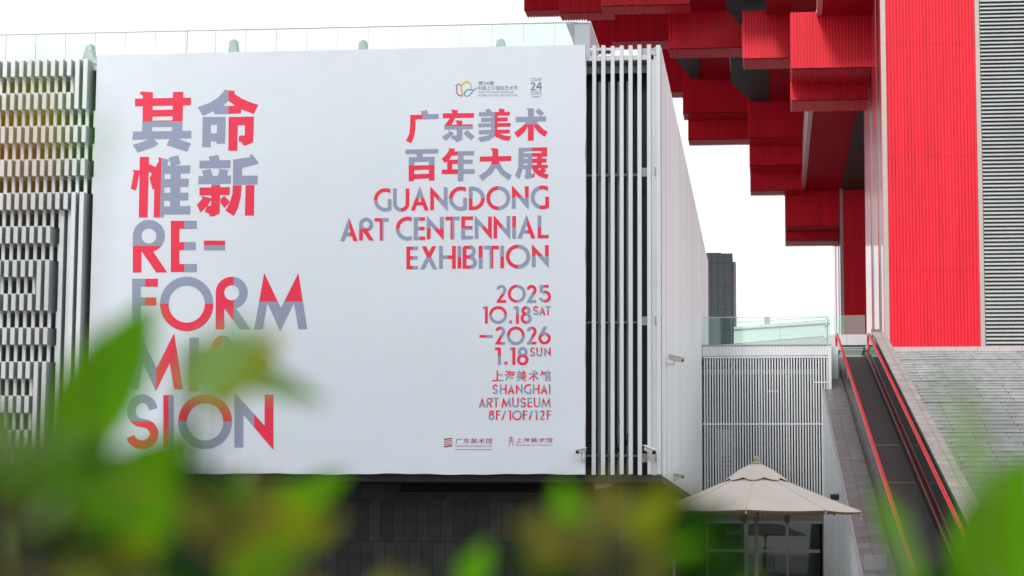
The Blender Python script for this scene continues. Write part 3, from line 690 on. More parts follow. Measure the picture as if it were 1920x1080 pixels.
m.box((ug0+.02, VG-.035, zr-.03), (ug1, VG-.022, zr+.02)); m.box((ug0+.02, VG-.035, zm-.025), (UE-.03, VG-.022, zm+.02))
zr = Pv(1540, 717, VG).z; m.box((Pv(1524, 717, VG).x, VG-.035, zr-.02), (ug1, VG-.022, zr+.02)); m.build('screen_rails', WHITE, wing)
m = MB(); a = Pv(1553, 700, VG); m.box((a.x, VG-.06, Pv(1550, 733, VG).z), (a.x+.1, VG+.06, zt-.002)); m.build('end_post', WHITE, wing)
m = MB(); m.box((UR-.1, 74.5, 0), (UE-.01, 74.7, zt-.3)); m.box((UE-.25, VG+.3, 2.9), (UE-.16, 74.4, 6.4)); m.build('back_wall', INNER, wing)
m = MB(); m.box((UR-.1, VG+.25, zt-.25), (1.93, 82.5, zt-.06)); m.build('roof', GREYM, wing)
m = MB()
for px in (1323, 1374, 1426, 1476, 1526):
    u = Pv(px, 800, VG+.5).x; m.box((u-.03, VG+.45, 2.95), (u+.035, VG+.6, zf))
m.box((UR, VG+.44, zf-.55), (1.6, VG+.62, zf-.4)); m.build('inner_columns', GREYM, wing)
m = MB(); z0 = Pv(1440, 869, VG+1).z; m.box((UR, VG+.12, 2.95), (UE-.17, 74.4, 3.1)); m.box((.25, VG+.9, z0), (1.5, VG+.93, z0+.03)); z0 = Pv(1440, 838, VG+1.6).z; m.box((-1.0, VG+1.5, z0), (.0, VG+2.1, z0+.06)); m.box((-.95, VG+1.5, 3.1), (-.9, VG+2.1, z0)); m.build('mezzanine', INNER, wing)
m = MB(); zl = Pv(1450, 735, VG+1).z; m.box((Pv(1437, 735, VG+1).x, VG+1, zl), (Pv(1461, 735, VG+1).x, VG+1.06, zl+.05)); m.build('lamp_bar', WHITE, wing)
# shop front
zh = Pv(1440, 976, VG+.3).z
m = MB(); m.box((UR-1, VG+.25, zh), (UE-.02, VG+.5, 2.95)); m.build('shop_header', mat('shop_header_grey', (.12, .115, .11), .5), wing)
sf = MB(); sf.box((UR+.1, VG+.33, .05), (UE-.15, VG+.345, zh-.002)); sf = sf.build('shop_window', GLASSD, wing)
m = MB()
for px, wd in ((1326, .05), (1399, .13), (1476, .07), (1551, .16)):
    u = Pv(px, 1000, VG+.3).x; m.box((u-wd/2, VG+.27, 0), (u+wd/2, VG+.40, zh-.003))
m.box((UR+.05, VG+.262, zh-.095), (UE-.04, VG+.405, zh-.004)); zz = Pv(1440, 1030, VG+.3).z; m.box((UR+.1, VG+.30, zz-.1), (UE-.15, VG+.329, zz))
m.build('window_frame', FRAME, sf)
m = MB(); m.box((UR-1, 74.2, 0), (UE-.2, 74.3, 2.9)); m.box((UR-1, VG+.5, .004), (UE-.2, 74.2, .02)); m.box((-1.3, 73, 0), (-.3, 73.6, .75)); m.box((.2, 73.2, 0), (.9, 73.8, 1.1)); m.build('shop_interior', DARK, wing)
m = MB(); m.corr((ug1+.1, 74, 5.5), (.29, 0, 0), (0, 0, Pv(1565, 650, 74).z-5.5), (0, -1, 0), .1, .02); m.box((ug1+.1, 74.03, 5.5), (ug1+.39, 74.2, Pv(1565, 650, 74).z)); m.build('ribbed_end_panel', WHITE, wing)
for px in (1395, 1475, 1548):
    m = MB(); p = Pv(px, 968, VG+.1); m.box((p.x-.07, VG+.05, p.z-.16), (p.x+.07, VG+.249, p.z+.1)); m.build('spotlight', BLACK, wing)
# air conditioner behind the slats
p = Pv(1358, 868, VG+1.0); q = Pv(1373, 805, VG+1.0)
ac = thing('air_conditioner', 'pale air conditioning unit standing behind the slat screen', 'air conditioner', (p.x, VG+1.2, 3.1))
x0, x1 = Pv(1342, 868, VG+1).x, q.x
m = MB(); m.box((x0, VG+.95, 3.1), (x1, VG+1.4, q.z)); m.build('cabinet', mat('aged_cream_metal', (.36, .36, .34), .5, var=.15), ac)
m = MB()
for i in range(10):
    z = 3.25+(q.z-3.45)*i/14; m.box((x0+.18, VG+.92, z), (x1-.02, VG+.948, z+.03))
m.build('front_grille', BLACK, ac)
# glass balustrade on top of the wing
gb = thing('glass_balustrade', 'clear glass balustrade with thin steel rail on top of the slat screened wing', 'balustrade', (0, VG+.3, zt))
zg = Pv(1440, 595, VG+.3).z
xs = [Pv(x, 620, VG+.3).x for x in (1317, 1372, 1448, 1550)]
xs = [UR+.02, Pv(1372, 620, VG+.3).x, Pv(1462, 620, VG+.3).x, Pv(1551, 620, VG+.3).x]
for a, b in zip(xs[:-1], xs[1:]):
    m = MB(); m.box((a+.006, VG+.3, zt+.031), (b-.006, VG+.318, zg)); m.build('glass_panel', GLASS, gb)
m = MB(); m.box((xs[0], VG+.296, zg+.001), (xs[-1], VG+.322, zg+.022)); m.build('top_rail', STEEL, gb)
for x in xs[1:]:
    m = MB(); m.box((x-.005, VG+.29, zt+.031), (x+.005, VG+.325, zg)); m.build('joint', GREYM, gb)
m = MB(); m.box((xs[-1], VG+.32, zt-.1), (xs[-1]+.016, 76, zg)); m.build('glass_return', GLASS, gb)

# ------------------------------------------------------------------ ramp plane: z = 1.6 - 8.72 + .194 v
RZ = lambda v, h=0: 1.6 - 8.72 + .194*v + h
def sloped(m, u0, u1, v0, v1, h0, h1, mi=0):    # sloping bar between two heights above the ramp plane
    m.prism([(u0, v0, RZ(v0, h0)), (u0, v1, RZ(v1, h0)), (u0, v1, RZ(v1, h1)), (u0, v0, RZ(v0, h1))], (u1-u0, 0, 0), mi)
VS = 36.7
ramp = thing('stone_ramp', 'long grey granite ramp with ribbed metal side beside the moving walkway', 'ramp', (2, VS, 0))
m = MB(); m.prism([(UE, VS, 0), (UE, 80.6, 0), (UE, 80.6, RZ(80.6)), (UE, VS, RZ(VS))], (2.36-UE, 0, 0)); m.build('slope', APRON, ramp)
m = MB(); prof = []; v = VS
k = 0
while v < 80.5:
    prof += [(UE-.03, v), (UE-.03, v+.14), (UE-.003, v+.16), (UE-.003, v+.2)]; v += .22
for (x0, y0), (x1, y1) in zip(prof[:-1], prof[1:]):
    m.poly([(x0, y0, 0), (x1, y1, 0), (x1, y1, max(.01, RZ(y1, -.03))), (x0, y0, max(.01, RZ(y0, -.03)))])
m.build('ribbed_side', CLAD, ramp)
m = MB(); sloped(m, UE-.035, UE+.03, VS, VG+.2, .002, .03); m.build('edge_trim', GREYM, ramp)

walk = thing('moving_walkway', 'inclined moving walkway with dark belt and red rubber handrails', 'walkway', (3, VS, 0))
m = MB(); sloped(m, 2.50, 3.42, VS, 80.7, -.25, .0); m.box((2.5, 80.701, RZ(80.7, -.3)), (3.42, 83, RZ(80.7, -.01))); m.build('belt', BELT, walk)
for v in (53, 59):
    m = MB(); sloped(m, 2.52, 3.40, v, v+.07, .001, .012); m.build('belt_joint', JGREY, walk)
for u0, u1, ur in ((2.365, 2.50, 2.40), (3.42, 3.70, 3.53)):
    m = MB(); sloped(m, u0, u1, VS, 80.9, -.25, .16); m.build('skirt', SKIRT, walk)
    m = MB(); sloped(m, u0+.02, u0+.05, VS, 80.9, .161, .175); sloped(m, u1-.05, u1-.02, VS, 80.9, .161, .175); m.build('skirt_trim', STEEL, walk)
    m = MB(); sloped(m, ur-.006, ur+.006, VS, 80.2, .177, .86); m.build('glass_side', GLASSW, walk)
    m = MB(); pr = []
    for v in (VS-.3, 45, 55, 65, 75, 79.6): pr.append((ur, v, RZ(v, .92)))
    for a in range(1, 9):
        an = math.radians(a*22.5); pr.append((ur, 79.9+.28*math.sin(an)+.1, RZ(79.7, .92)+.03-.28*(1-math.cos(an))))
    pr.append((ur, 79.4, RZ(79.7, .92)-.53))
    m.tube(pr, .048, n=10); hr = m.build('handrail', RUBR, walk)
    m = MB(); sloped(m, ur-.024, ur+.024, VS, 79.6, .861, .885); m.build('rail_track', STEEL, hr)
m = MB(); sloped(m, 3.60, 3.68, VS, 80.9, .176, .24); m.build('balustrade_deck', STEEL, walk)
# glass gate and slab at the top
m = MB(); z1 = Pv(1600, 652, 81.5).z; m.box((2.38, 81.5, RZ(80.7)), (3.5, 81.515, z1)); m.build('glass_gate', GLASS, walk)
m = MB(); m.box((2.38, 81.49, z1), (3.5, 81.525, z1+.025)); m.build('gate_rail', STEEL, walk)

wl = thing('stair_parapet', 'sloping stone parapet wall between moving walkway and wide granite steps', 'wall', (4, VS, 0))
m = MB(); m.prism([(3.78, VS, 0), (3.78, 83.5, 0), (3.78, 83.5, RZ(83.5, .73)), (3.78, VS, RZ(VS, .73))], (.35, 0, 0)); m.build('wall_body', WALLG, wl)
m = MB(); sloped(m, 3.74, 4.17, VS-.1, 81.5, .732, .82); m.prism([(3.74, 81.501, RZ(81.5, .732)), (3.74, 84.5, RZ(81.5, .732)), (3.74, 84.5, RZ(81.5, .82)), (3.74, 81.501, RZ(81.5, .82))], (.43, 0, 0)); m.build('coping', COPE, wl)

# steps: three flights with landings, risers .15
st = thing('granite_steps', 'wide flight of pale grey granite steps climbing to the red pavilion', 'steps', (10, VS, 0))
m = MB(); mt = MB(); nst = 59; ztop = 8.92; rise = ztop/nst; v1 = 82.8; run = (v1-VS-3.6)/nst; v = v1; z = ztop
for i in range(nst):
    m.box((4.175, v, 0 if i == 0 else z-rise*2), (24, v+(1.9 if i in (14, 30) else run)+.3, z-.033))
    mt.box((4.175, v-.022, z-.032), (24, v+(1.9 if i in (14, 30) else run)+.1, z))
    z -= rise; v -= run
    if i in (13, 29): v -= 1.8
m.build('risers', STEP, st)
mt.build('treads', brick('tread_granite', (.34, .35, .355), (.43, .435, .435), (.24, .24, .24), 1.8, 9, .008, .5, .5), st)

plat = thing('entrance_platform', 'raised stone platform in front of the red pavilion with low parapet', 'platform', (10, 84, 0))
m = MB(); m.box((-2, 83.2, 0), (40, 240, 9.0)); m.build('slab', mat('platform_stone', (.4, .4, .39), .5, var=.1), plat)
z0, z1 = Pv(1750, 662, 83.3).z, Pv(1750, 651.5, 83.3).z
m = MB(); x = 4.45
while x < 24: m.box((x, 83.0, 8.93), (x+.79, 83.19, z1)); x += .80
m.build('parapet_stones', mat('reflection_tinted_stone', (.50, .42, .42), .3, var=.08), plat)  # pale stone with the red column's reflection mixed into its colour
a = Pv(1572, 650, 82.9); b = Pv(1622, 627, 82.9)
m = MB(); m.box((a.x-.4, 82.9, 8.98), (a.x+.3, 83.19, b.z)); m.box((a.x+.31, 82.9, 8.98), (b.x+.1, 83.19, b.z)); m.build('edge_stones', mat('pale_stone_block', (.55, .55, .56), .4, var=.06), plat)
m = MB(); m.box((a.x+.1, 82.86, 9.02), (b.x+.02, 82.899, 9.16)); m.build('dark_grille', BLACK, plat)
m = MB()
for x0, x1 in ((1552, 1585), (1585.5, 1622)):
    m.box((Pv(x0, 610, 82.95).x, 82.95, b.z), (Pv(x1, 610, 82.95).x, 82.965, Pv(1590, 591, 82.95).z))
m.build('glass_guard', GLASS, plat)

# ------------------------------------------------------------------ red pavilion
pav = thing('red_pavilion', 'towering crimson pavilion of stacked ribbed beams on huge columns', 'building', (10, 95, 9))
def cbox(name, x0, x1, yt, yb, v, dv, mats=(RED, REDF), p=.15, amp=.06, u_ref=None, parent=None, ztop=None):
    ym = (max(yt, 0)+yb)/2
    u0, u1 = Pv(x0, ym, v).x, Pv(x1, ym, v).x; z0 = Pv((x0+x1)/2, yb, v).z; z1 = ztop if ztop else Pv((x0+x1)/2, yt, v).z
    m = MB()
    m.corr((u0, v, z0), (u1-u0, 0, 0), (0, 0, z1-z0), (0, -1, 0), p, amp)
    m.corr((u0, v-amp*.95, z0), (u1-u0, 0, 0), (0, dv+amp*.95, 0), (0, 0, -1), p, amp, 0)
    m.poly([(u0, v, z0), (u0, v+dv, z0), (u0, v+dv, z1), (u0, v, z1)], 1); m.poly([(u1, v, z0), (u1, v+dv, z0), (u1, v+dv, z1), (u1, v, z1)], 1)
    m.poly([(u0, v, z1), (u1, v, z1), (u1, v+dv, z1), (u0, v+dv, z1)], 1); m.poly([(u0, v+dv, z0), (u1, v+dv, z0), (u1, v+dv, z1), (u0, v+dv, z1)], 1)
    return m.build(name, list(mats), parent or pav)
def dvof(yb, ys, v): return v*((1030-yb)/(1030-ys)-1)
BE = [  # x0, x1, y top, y bottom, y of soffit back edge, depth
 (982.5, 1062, -60, 18, 31, 121), (1048, 1150, -60, 23, 37, 117), (1127, 1293, -60, 9.5, 25, 112),
 (1100, 1150, 33, 95, 101, 131), (1147, 1256, 24, 76, 92, 123), (1253, 1392, 20, 90, 107, 116),
 (1392, 1484, 27, 109, 128, 109), (1482, 1645, 29, 127, 153, 103.5), (1482.5, 1634, 150, 187, 207, 107),
 (1240, 1306, 90, 172, 183, 158), (1280, 1404, 148, 211, 224, 152), (1290, 1406, 222, 261, 272, 154.6),
 (1402.5, 1512, 188, 258, 271, 146), (1405, 1510, 270, 310, 322, 148.6), (1406.5, 1509, 320, 357, 366, 151.2),
 (1472, 1580, 358, 424, 435, 153.2), (1472.5, 1576, 434, 451, 461, 155.6)]
for x0, x1, yt, yb, ys, v in BE:
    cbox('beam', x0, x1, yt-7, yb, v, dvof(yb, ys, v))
def soffit_beam(xa, xb, yb, vfar, vnear, h, mt=REDF, name='cross_beam'):     # beam running in depth, far end at pixel row yb
    a, b = Pv(xa, yb, vfar), Pv(xb, yb, vfar); m = MB(); m.box((a.x, vnear, a.z), (b.x, vfar, a.z+h)); return m.build(name, mt, pav)
soffit_beam(1293, 1364, 20.5, 115.9, 112, 2.4); soffit_beam(1437, 1530, 28, 108.5, 104.6, 2.4); soffit_beam(1541, 1647, 29.5, 103.4, 99.3, 2.4)
soffit_beam(1308, 1371, 149, 151.8, 135, 2.6); soffit_beam(1440, 1484, 189.5, 145.8, 128, 2.6); soffit_beam(1510.5, 1578, 357.5, 153, 116, 2.8); soffit_beam(1503, 1510, 357.5, 153, 116, 2.7, PINK, 'beam_edge_sheen')  # last strip carries the beam side's sheen in its colour
soffit_beam(1578.5, 1900, 356, 151.9, 113, 1.5, GREEND, 'inner_ceiling')
soffit_beam(1531, 1540.5, 29.3, 103.4, 99.3, 2.4, PINK, 'beam_edge_sheen')
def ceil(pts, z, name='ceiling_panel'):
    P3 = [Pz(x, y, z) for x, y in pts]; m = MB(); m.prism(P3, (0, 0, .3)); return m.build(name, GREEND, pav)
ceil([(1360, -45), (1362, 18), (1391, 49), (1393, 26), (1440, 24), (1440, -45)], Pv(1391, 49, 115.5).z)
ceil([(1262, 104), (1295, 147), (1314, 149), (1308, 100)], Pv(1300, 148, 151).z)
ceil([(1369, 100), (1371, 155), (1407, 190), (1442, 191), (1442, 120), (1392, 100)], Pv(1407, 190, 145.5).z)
# roof tiers above the frame: they shade what is under them
for z0, z1, va, vb, u0 in ((33.2, 36.6, 102, 121, -18), (36.7, 42, 99, 128, -24), (42.1, 47, 96, 152, -30), (47.1, 56, 90, 176, -30), (56.1, 60, 100, 212, -30)):
    m = MB(); m.corr((u0, va, z0), (60-u0, 0, 0), (0, 0, z1-z0), (0, -1, 0), .3, .05); m.box((u0, va+.01, z0), (60, vb, z1)); m.build('roof_tier', REDF, pav)
# cores (columns)
def core(vf, hide):
    u0, u1, u2, uL = Pv(1665, 300, 95).x, Pv(1832, 300, 95).x, Pv(1841, 300, 95).x, Pv(1665, 300, 95).x+18
    d = vf-95; zt_ = 33
    m = MB(); m.corr((u0, vf, 8.9), (u1-u0, 0, 0), (0, 0, zt_-8.9), (0, -1, 0), .14, .085)
    m.box((u0-.2, vf+.02, 8.9), (uL, vf+17, zt_)); c = m.build('column', RED, pav)
    for a, b in ((.0, 1.6), (4.1, 8.5), (11, 17)):
        m = MB(); m.box((u0-.26, vf+a+.03, 8.9), (u0-.205, vf+b, zt_)); m.build('side_panel', REDS, c)
    for a in (1.63, 8.53):
        m = MB(); m.box((u0-.235, vf+a, 8.9), (u0-.204, vf+a+2.44, zt_)); m.build('dark_slot', BLACK, c)
    m = MB(); m.box((u0-.24, vf-.05, 8.9), (u0-.03, vf+.015, zt_)); m.build('edge_trim', TRIM, c); m = MB(); m.box((u1+.01, vf-.06, 8.9), (u2, vf+.015, zt_)); m.build('edge_trim', TRIM, c)
    if not hide:
        for py in (82, 293, 506): z = Pv(1750, py, vf).z; m = MB(); m.box((u0-.02, vf-.088, z-.010), (u1, vf-.084, z+.012)); m.build('panel_joint', JOINT, c)
        m = MB(); z = 8.95; u3 = uL
        while z < zt_:
            m.prism([(u2+.02, vf-.10, z), (u2+.02, vf-.09, z-.012), (u2+.02, vf+.018, z+.085), (u2+.02, vf+.018, z+.097)], (u3-u2, 0, 0))
            m.prism([(u2+.02, vf-.10, z+.001), (u2+.02, vf-.088, z+.001), (u2+.02, vf-.088, z+.055), (u2+.02, vf-.10, z+.055)], (u3-u2, 0, 0)); z += .168
        m.build('grey_louvre', LOUV, c)
        m = MB(); m.box((u2+.01, vf+.005, 8.9), (u3, vf+.0195, zt_)); m.build('louvre_backing', BLACK, c)
core(95, False); core(152, True)

# ------------------------------------------------------------------ far buildings
tw = thing('glass_tower', 'blue grey glazed tower far behind the white side wall', 'building', (-5, 150, 0))
zt_ = Pv(1350, 475, 150).z; u1 = Pv(1374, 560, 150).x
m = MB(); m.box((-10, 150, 0), (u1, 160, zt_)); m.box((-10, 150.5, zt_), (Pv(1352, 475, 150).x, 159, zt_+.12)); m.build('wall', TOWER, tw)
m = MB()
for px in (1334, 1346, 1358.5, 1373): u = Pv(px, 560, 150).x; m.box((u-.02, 149.985, 0), (u+.02, 149.999, zt_))
for py in (494, 537, 580, 620): z = Pv(1350, py, 150).z; m.box((-10, 149.987, z-.025), (u1, 149.998, z+.025))
m.build('window_grid', TOWERF, tw)
m = MB(); m.box((u1+.01, 150.2, 0), (u1+.22, 152, Pv(1376, 490, 150).z)); m.build('side_fin', WHITE, tw)
an = thing('roof_pavilion', 'low pale glazed roof structure with sloping top behind the balustrade', 'building', (0, 100, 8))
m = MB(); v = 98
m.prism([Pv(1320, 650, v), Pv(1560, 650, v), Pv(1560, 630, v), Pv(1376, 645, v), Pv(1320, 647, v)], (0, 4, 0)); m.build('low_wall', mat('pale_grey_wall', (.45, .47, .48), .4), an)
m = MB(); v = 100
m.prism([Pv(1376, 644, v), Pv(1556, 629, v), Pv(1556, 598, v), Pv(1376, 613, v)], (0, .6, 0)); m.build('glazing', mat('pale_green_glazing', (.66, .73, .71), .3, var=.05), an)
m = MB()
for ya, yb in ((604, 594), (617, 605)): m.prism([Pv(1376, ya, 99.9), Pv(1556, yb, 99.9), Pv(1556, yb+.9, 99.9), Pv(1376, ya+.9, 99.9)], (0, .08, 0))
m.build('glazing_bars', GREYM, an)
m = MB(); a = Pv(1433, 603, 110); b = Pv(1444, 594, 110); m.box((a.x, 110, 8), (b.x, 112, b.z)); m.build('roof_vent', mat('vent_grey', (.4, .45, .46), .5), an)

# ------------------------------------------------------------------ umbrella
VU = 40; c = Pv(1418, 965, VU); uc, zc = c.x, 2.27
um = thing('patio_umbrella', 'large taupe octagonal patio umbrella with scalloped vent cap', 'umbrella', (uc, VU, 0))
Rr = 1.87; za = Pv(1418, 878, VU).z
def rim(k, sub):
    a0 = math.radians(-95+45*k); a1 = math.radians(-95+45*(k+1)); p0 = Vector((math.cos(a0), math.sin(a0), 0)); p1 = Vector((math.cos(a1), math.sin(a1), 0))
    return p0*(1-sub)+p1*sub
m = MB(); n = 8; ns = 8; nr = 10
for k in range(8):
    g_ = {}
    for i in range(nr+1):
        for j in range(ns+1):
            t = i/nr; d = rim(k, j/ns)*(Rr*t); sag = .05*math.sin(math.pi*j/ns)*t*t + .09*math.sin(math.pi*t)*(.25) - .02*math.sin(math.pi*j/ns)*math.sin(math.pi*t)
            zz = za-(za-zc)*t - sag*(1 if j not in (0, ns) else .5)
            if i == nr and j not in (0, ns): zz += .03*math.sin(math.pi*j/ns)
            g_[i, j] = len(m.v); m.v.append((uc+d.x, VU+d.y, zz))
    for i in range(nr):
        for j in range(ns):
            m.f.append((g_[i, j], g_[i+1, j], g_[i+1, j+1], g_[i, j+1])); m.m.append(0); m.sm.append(True)
can = m.build('canopy', CANV, um)
sm_ = MB()
for k in range(8):
    pts = []
    for i in range(nr+1):
        t = i/nr; d = rim(k, 0)*(Rr*t); pts.append((uc+d.x, VU+d.y, za-(za-zc)*t-(.09*math.sin(math.pi*t)*.25)*.5+.004))
    sm_.tube(pts[1:], .005, n=6)
sm_.build('seams', CANV, can)
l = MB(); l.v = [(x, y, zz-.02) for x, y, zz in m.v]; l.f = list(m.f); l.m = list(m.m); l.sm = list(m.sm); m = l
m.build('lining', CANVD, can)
m = MB()
zq = Pv(1418, 868, VU).z
for k in range(8):
    for j in range(6):
        t0, t1 = j/6, (j+1)/6
        def cp(t, r, dz): d = rim(k, t)*r; return (uc+d.x, VU+d.y, dz)
        e = lambda t: .52+.06*abs(math.cos(math.pi*t))
        ze = lambda t: zq-.27-.05*abs(math.cos(math.pi*t))
        m.poly([cp(t0, .06, zq), cp(t1, .06, zq), cp(t1, .3, zq-.12), cp(t0, .3, zq-.12)], 0, True)
        m.poly([cp(t0, .3, zq-.12), cp(t1, .3, zq-.12), cp(t1, e(t1), ze(t1)), cp(t0, e(t0), ze(t0))], 0, True)
m.build('vent_cap', CANV, um)
m = MB(); m.lathe((uc, VU, zq), [(.0, -.02), (.11, -.02), (.10, .012), (.045, .02), (.045, .05), (.052, .06), (.05, .10), (.03, .12), (0, .122)], 14); m.build('finial', mat('brass_green_finial', (.30, .31, .19), .5), um)
m = MB(); m.tube([(uc, VU, .08), (uc, VU, 2.3), (uc, VU, za-.05)], .032, n=14); m.lathe((uc, VU, 2.16), [(.034, -.06), (.06, -.04), (.06, .04), (.034, .06)], 14); m.build('pole', POLE, um)
for k in range(8):
    a = rim(k, 0)*Rr; m = MB(); m.tube([(uc+a.x*.03, VU+a.y*.03, za-.1), (uc+a.x*.985, VU+a.y*.985, zc-.03)], .014, n=6); m.tube([(uc+a.x*.02, VU+a.y*.02, 2.18), (uc+a.x*.5, VU+a.y*.5, (za+zc)/2-.05)], .011, n=6)
    m.tube([(uc+a.x*.99, VU+a.y*.99, zc-.06), (uc+a.x*1.0, VU+a.y*1.0, zc+.0)], .016, n=6); m.build('rib', mat('pale_rib', (.5, .45, .38), .5) if k == 0 else bpy.data.materials['pale_rib'], um)
m = MB(); a = rim(2, .12)*Rr; m.tube([(uc+a.x, VU+a.y, zc), (uc+a.x+.02, VU+a.y, zc-.08), (uc+a.x+.03, VU+a.y, zc-.17)], .014, n=6); m.build('tie_strap', CANV, um)
m = MB(); m.lathe((uc, VU, 0), [(0, .09), (.4, .09), (.42, .07), (.42, 0)], 24); m.lathe((uc, VU, .09), [(.06, 0), (.06, .25), (.034, .26)], 14); m.build('base_plate', STEEL, um)

# building added unseen behind the viewpoint: shades the lower banner, darkens shop window reflections
ab = thing('added_shade_building', 'tall grey building added unseen behind the viewpoint to shade the banner', 'building', (0, -6, 0))
m = MB(); m.box((-26, -26, 0), (-2, -6, 38)); m.build('wall', brick('added_building_stone', (.20, .20, .19), (.25, .24, .23), (.1, .1, .1), 2.4, 1.2, .03, .7), ab)
wm = MB()
for fl in range(14):
    wm.box((-25, -5.97, 2+fl*3.8), (-3, -5.93, 4.1+fl*3.8))
wm.build('window_band', mat('dark_window_band', (.03, .04, .045), .15, var=.2), ab)
m = MB(); m.box((-26.5, -26.5, 38.01), (-1.5, -5.5, 38.5)); m.build('parapet', ROOFW, ab)

# sign board and railing
p = Pv(1620, 1040, 43); q = Pv(1664, 1080, 43)
sg = thing('notice_board', 'plain grey notice board with a small emblem at the foot of the ramp', 'sign', ((p.x+q.x)/2, 43, 0))
m = MB(); m.box((p.x, 42.96, .55), (q.x, 43, p.z)); m.build('board', mat('board_grey', (.42, .41, .40), .5), sg)
m = MB(); cxx, cz = (p.x+q.x)/2, p.z-.055
for i in range(14):
    a, b = 2*math.pi*i/14, 2*math.pi*(i+1)/14
    m.poly([(cxx+.03*math.cos(a), 42.955, cz+.03*math.sin(a)), (cxx+.03*math.cos(b), 42.955, cz+.03*math.sin(b)), (cxx+.024*math.cos(b), 42.955, cz+.024*math.sin(b)), (cxx+.024*math.cos(a), 42.955, cz+.024*math.sin(a))])
m.box((cxx-.012, 42.953, cz-.012), (cxx-.004, 42.956, cz+.012)); m.box((cxx+.002, 42.953, cz-.012), (cxx+.012, 42.956, cz-.004)); m.build('emblem', PTXT, sg)
m = MB(); 
for x in (p.x+.03, q.x-.07): m = MB(); m.box((x, 43.002, 0), (x+.04, 43.04, p.z-.1)); m.build('leg', STEEL, sg)
p = Pv(1152, 930, 52); q = Pv(1200, 956, 52)
rl = thing('barred_gate', 'grey barred gate in the dark gap under the gallery corner', 'gate', ((p.x+q.x)/2, 52, 0))
m = MB(); x = p.x
while x < q.x: m.box((x, 52, 0), (x+.018, 52.02, p.z)); x += .06
m.build('bars', GREYM, rl)
m = MB(); m.box((p.x, 51.97, p.z), (q.x+.02, 52.05, p.z+.05)); m.box((p.x, 51.97, q.z-.05), (q.x+.02, 51.995, q.z)); m.build('gate_frame', GREYM, rl)
p = Pv(1560, 934, 55)
lb = thing('wall_lamp', 'small black lamp box fixed to the ramp side behind the umbrella', 'lamp', (UE-.1, 55, p.z))
m = MB(); m.box((UE-.24, 54.9, p.z-.05), (UE-.031, 55.1, p.z+.07)); m.build('lamp_body', BLACK, lb)
m = MB(); m.prism([(UE-.26, 54.87, p.z+.071), (UE-.031, 54.87, p.z+.071), (UE-.031, 55.13, p.z+.1), (UE-.26, 55.13, p.z+.085)], (0, 0, .015)); m.build('hood', BLACK, lb)

# ------------------------------------------------------------------ foreground shrubs (out of focus)
def leaf(m, b, t, wd, mi, face=None, curl=.12):
    b, t = Vector(b), Vector(t); d = t-b; L = d.length; d /= L
    vw = (b-CAM).normalized() if face is None else face
    s = d.cross(vw); s = s.normalized() if s.length > 1e-4 else Vector((1, 0, 0)); nrm = s.cross(d)
    n = 8; rows = []
    for i in range(n+1):
        x = i/n; hw = wd/2*(math.sin(math.pi*min(1, x*1.02)**.8))**.75 if 0 < x < 1 else 0
        c = b+d*(L*x)+nrm*(curl*L*(x*x-.5*x)); fo = nrm*(.28*hw)
        rows.append((c-s*hw+fo, c, c+s*hw+fo))
    for i in range(n):
        for k in (0, 1): m.poly([rows[i][k], rows[i+1][k], rows[i+1][k+1], rows[i][k+1]], mi, True)
def shrub(name, label, base, leaves, fills, seed, twigs):
    rs = random.Random(seed); t = thing(name, label, 'shrub', base); B = Vector(base)
    m = MB(); st = MB()
    for (x0, y0, x1, y1, wpx, v, mi) in leaves:
        a = Pv(x0, y0, v); e = Pv(x1, y1, v*rs.uniform(.97, 1.03)); leaf(m, a, e, wpx*v/F, mi, (a-CAM).normalized()+Vector((rs.uniform(-.25, .25), 0, rs.uniform(-.35, .1))), rs.uniform(.02, .12))
        k = B + (a-B)*.55 + Vector((rs.uniform(-.02, .02), rs.uniform(-.02, .02), .0)); st.tube([B+Vector((rs.uniform(-.03, .03), rs.uniform(-.03, .03), 0)), k, a], .004, n=5, r1=.0014)
    for (xs, ysf, vr, num, mats) in fills:
        for i in range(num):
            x = rs.uniform(*xs); y0 = ysf(x); y = y0 + (1250-y0)*rs.random()**1.15; v = rs.uniform(*vr)
            an = math.radians(rs.choice((rs.gauss(-60, 35), rs.gauss(-120, 35)))); L = rs.uniform(90, 190)*1.6/v; 
            y += 35
            a = Pv(x, y, v); e = Pv(x+L*math.cos(an), y+L*math.sin(an)*.6, v+rs.uniform(-.03, .03))
            leaf(m, a, e, rs.uniform(.28, .42)*L*v/F, rs.choice(mats), (a-CAM).normalized()+Vector((rs.uniform(-.6, .6), 0, rs.uniform(-.7, .5))), rs.uniform(-.05, .2))
            if i % 3 == 0:
                k = B + (a-B)*.6; st.tube([B+Vector((rs.uniform(-.05, .05), rs.uniform(-.05, .05), 0)), k, a], .004, n=5, r1=.0014)
    m.build('foliage', LEAFS, t); st.tube([B, B+Vector((0, 0, .35)), B+Vector((.01, .01, .7))], .012, n=7, r1=.006); st.build('stems', BARK, t)
def bnd(pts):
    def f(x):
        for (xa, ya), (xb, yb) in zip(pts[:-1], pts[1:]):
            if xa <= x <= xb: return ya+(yb-ya)*(x-xa)/(xb-xa)
        return pts[-1][1]
    return f
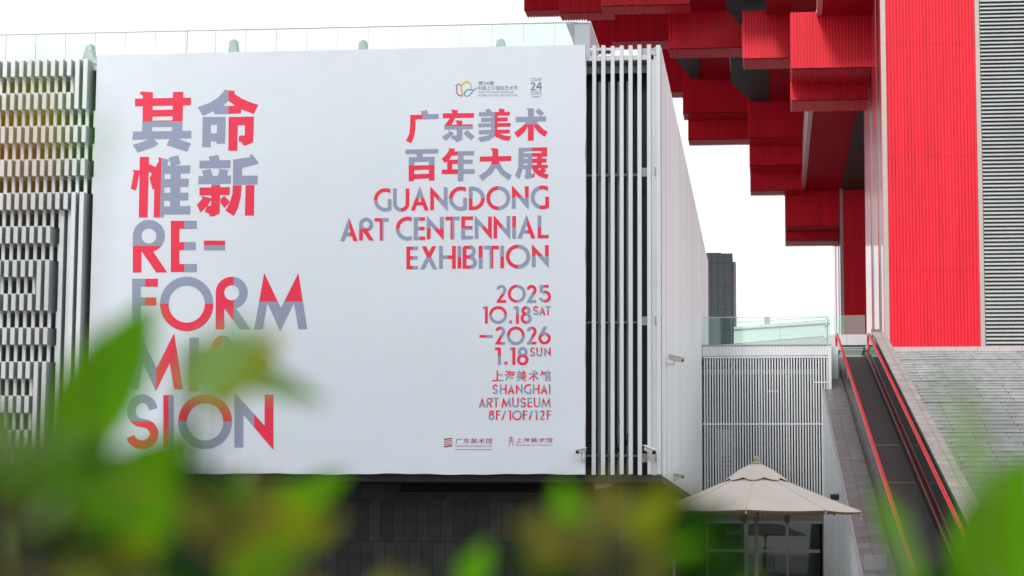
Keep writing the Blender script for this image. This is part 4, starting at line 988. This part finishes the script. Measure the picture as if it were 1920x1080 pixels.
shrub('leafy_shrub', 'bright green blurred shrub in the left foreground, covering the banner corner', tuple(Pv(230, 1030, 1.75).xy)+(0,),
  [(90, 885, 292, 560, 165, 1.4, 0), (165, 790, 285, 590, 120, 1.3, 0), (200, 700, 290, 600, 90, 1.35, 0), (150, 935, 385, 808, 105, 1.35, 0), (210, 900, 330, 830, 70, 1.4, 0), (250, 880, 560, 990, 110, 1.4, 0), (390, 775, 515, 612, 74, 1.35, 1), (340, 660, 600, 745, 66, 1.6, 3), (330, 740, 450, 625, 84, 1.5, 3), (430, 740, 530, 625, 50, 1.45, 1), (350, 640, 470, 730, 60, 1.5, 3), (345, 745, 475, 600, 105, 1.2, 3), (380, 655, 610, 755, 60, 1.5, 3),
   (-40, 870, 20, 730, 70, 1.3, 3), (60, 890, -10, 770, 70, 1.2, 3), (150, 935, 335, 838, 70, 1.6, 0), (235, 870, 470, 975, 90, 1.7, 0), (430, 960, 475, 860, 26, 1.7, 3), (170, 870, 60, 800, 60, 1.25, 3),
   (520, 960, 650, 885, 60, 1.6, 0), (500, 940, 560, 905, 40, 1.7, 0)],
  [((-60, 300), bnd([(-60, 830), (0, 850), (100, 890), (170, 870), (250, 870), (330, 880)]), (1.1, 1.6), 50, (0, 2, 2, 4, 4, 3)),
   ((250, 560), bnd([(250, 900), (330, 905), (400, 930), (480, 960), (560, 960)]), (1.1, 1.6), 30, (4, 4, 2, 0, 1)),
   ((540, 680), bnd([(540, 960), (620, 1040), (680, 1100)]), (1.4, 1.9), 4, (4, 0, 2))], 11, 0)
shrub('olive_shrub', 'yellow olive blurred shrub in front of the gallery corner and umbrella', tuple(Pv(1180, 1030, 1.5).xy)+(0,),
  [(1215, 1020, 1290, 900, 80, 1.4, 4), (1180, 1010, 1258, 905, 72, 1.3, 1), (1080, 1040, 1050, 900, 60, 1.5, 0), (1120, 1010, 1150, 890, 70, 1.2, 4), (1250, 1040, 1330, 960, 60, 1.4, 0), (1020, 1080, 1010, 950, 50, 1.3, 4)],
  [((1000, 1320), bnd([(1000, 1010), (1050, 960), (1150, 945), (1250, 955), (1320, 1030)]), (1.0, 1.5), 20, (4, 4, 4, 2)),
   ((660, 1000), bnd([(660, 1095), (800, 1075), (1000, 1075)]), (1.3, 1.9), 4, (0, 4)),
   ((1320, 1620), bnd([(1320, 1060), (1480, 1065), (1620, 1120)]), (1.3, 1.9), 5, (0, 0, 4))], 12, 0)
shrub('broad_leaf_shrub', 'vivid green blurred broad leaves at the right edge in front of the steps', tuple(Pv(1850, 1030, 1.6).xy)+(0,),
  [(1800, 1100, 1935, 845, 135, 1.55, 0), (1760, 1200, 1850, 900, 60, 1.9, 2), (1735, 1110, 1640, 905, 44, 1.6, 0), (1700, 1120, 1690, 940, 40, 1.5, 3), (1880, 1120, 1960, 930, 110, 1.4, 0), (1840, 800, 1750, 690, 34, 1.0, 3), (1850, 930, 1800, 780, 60, 1.1, 3)],
  [((1780, 1960), bnd([(1780, 1080), (1850, 1010), (1960, 940)]), (1.4, 1.8), 14, (0, 2)), ((1620, 1780), bnd([(1620, 1120), (1780, 1080)]), (1.4, 1.8), 6, (0, 2))], 13, 0)
shrub('autumn_twig', 'slender twig with orange and yellow green leaves, very blurred at upper left', tuple(Pv(-160, 1030, .62).xy)+(0,),
  [(30, 350, 48, 180, 66, .55, 5), (50, 250, 42, 110, 50, .6, 1), (150, 310, 165, 200, 50, .65, 0), (70, 180, 130, 110, 30, .65, 3)], [], 14, 0)
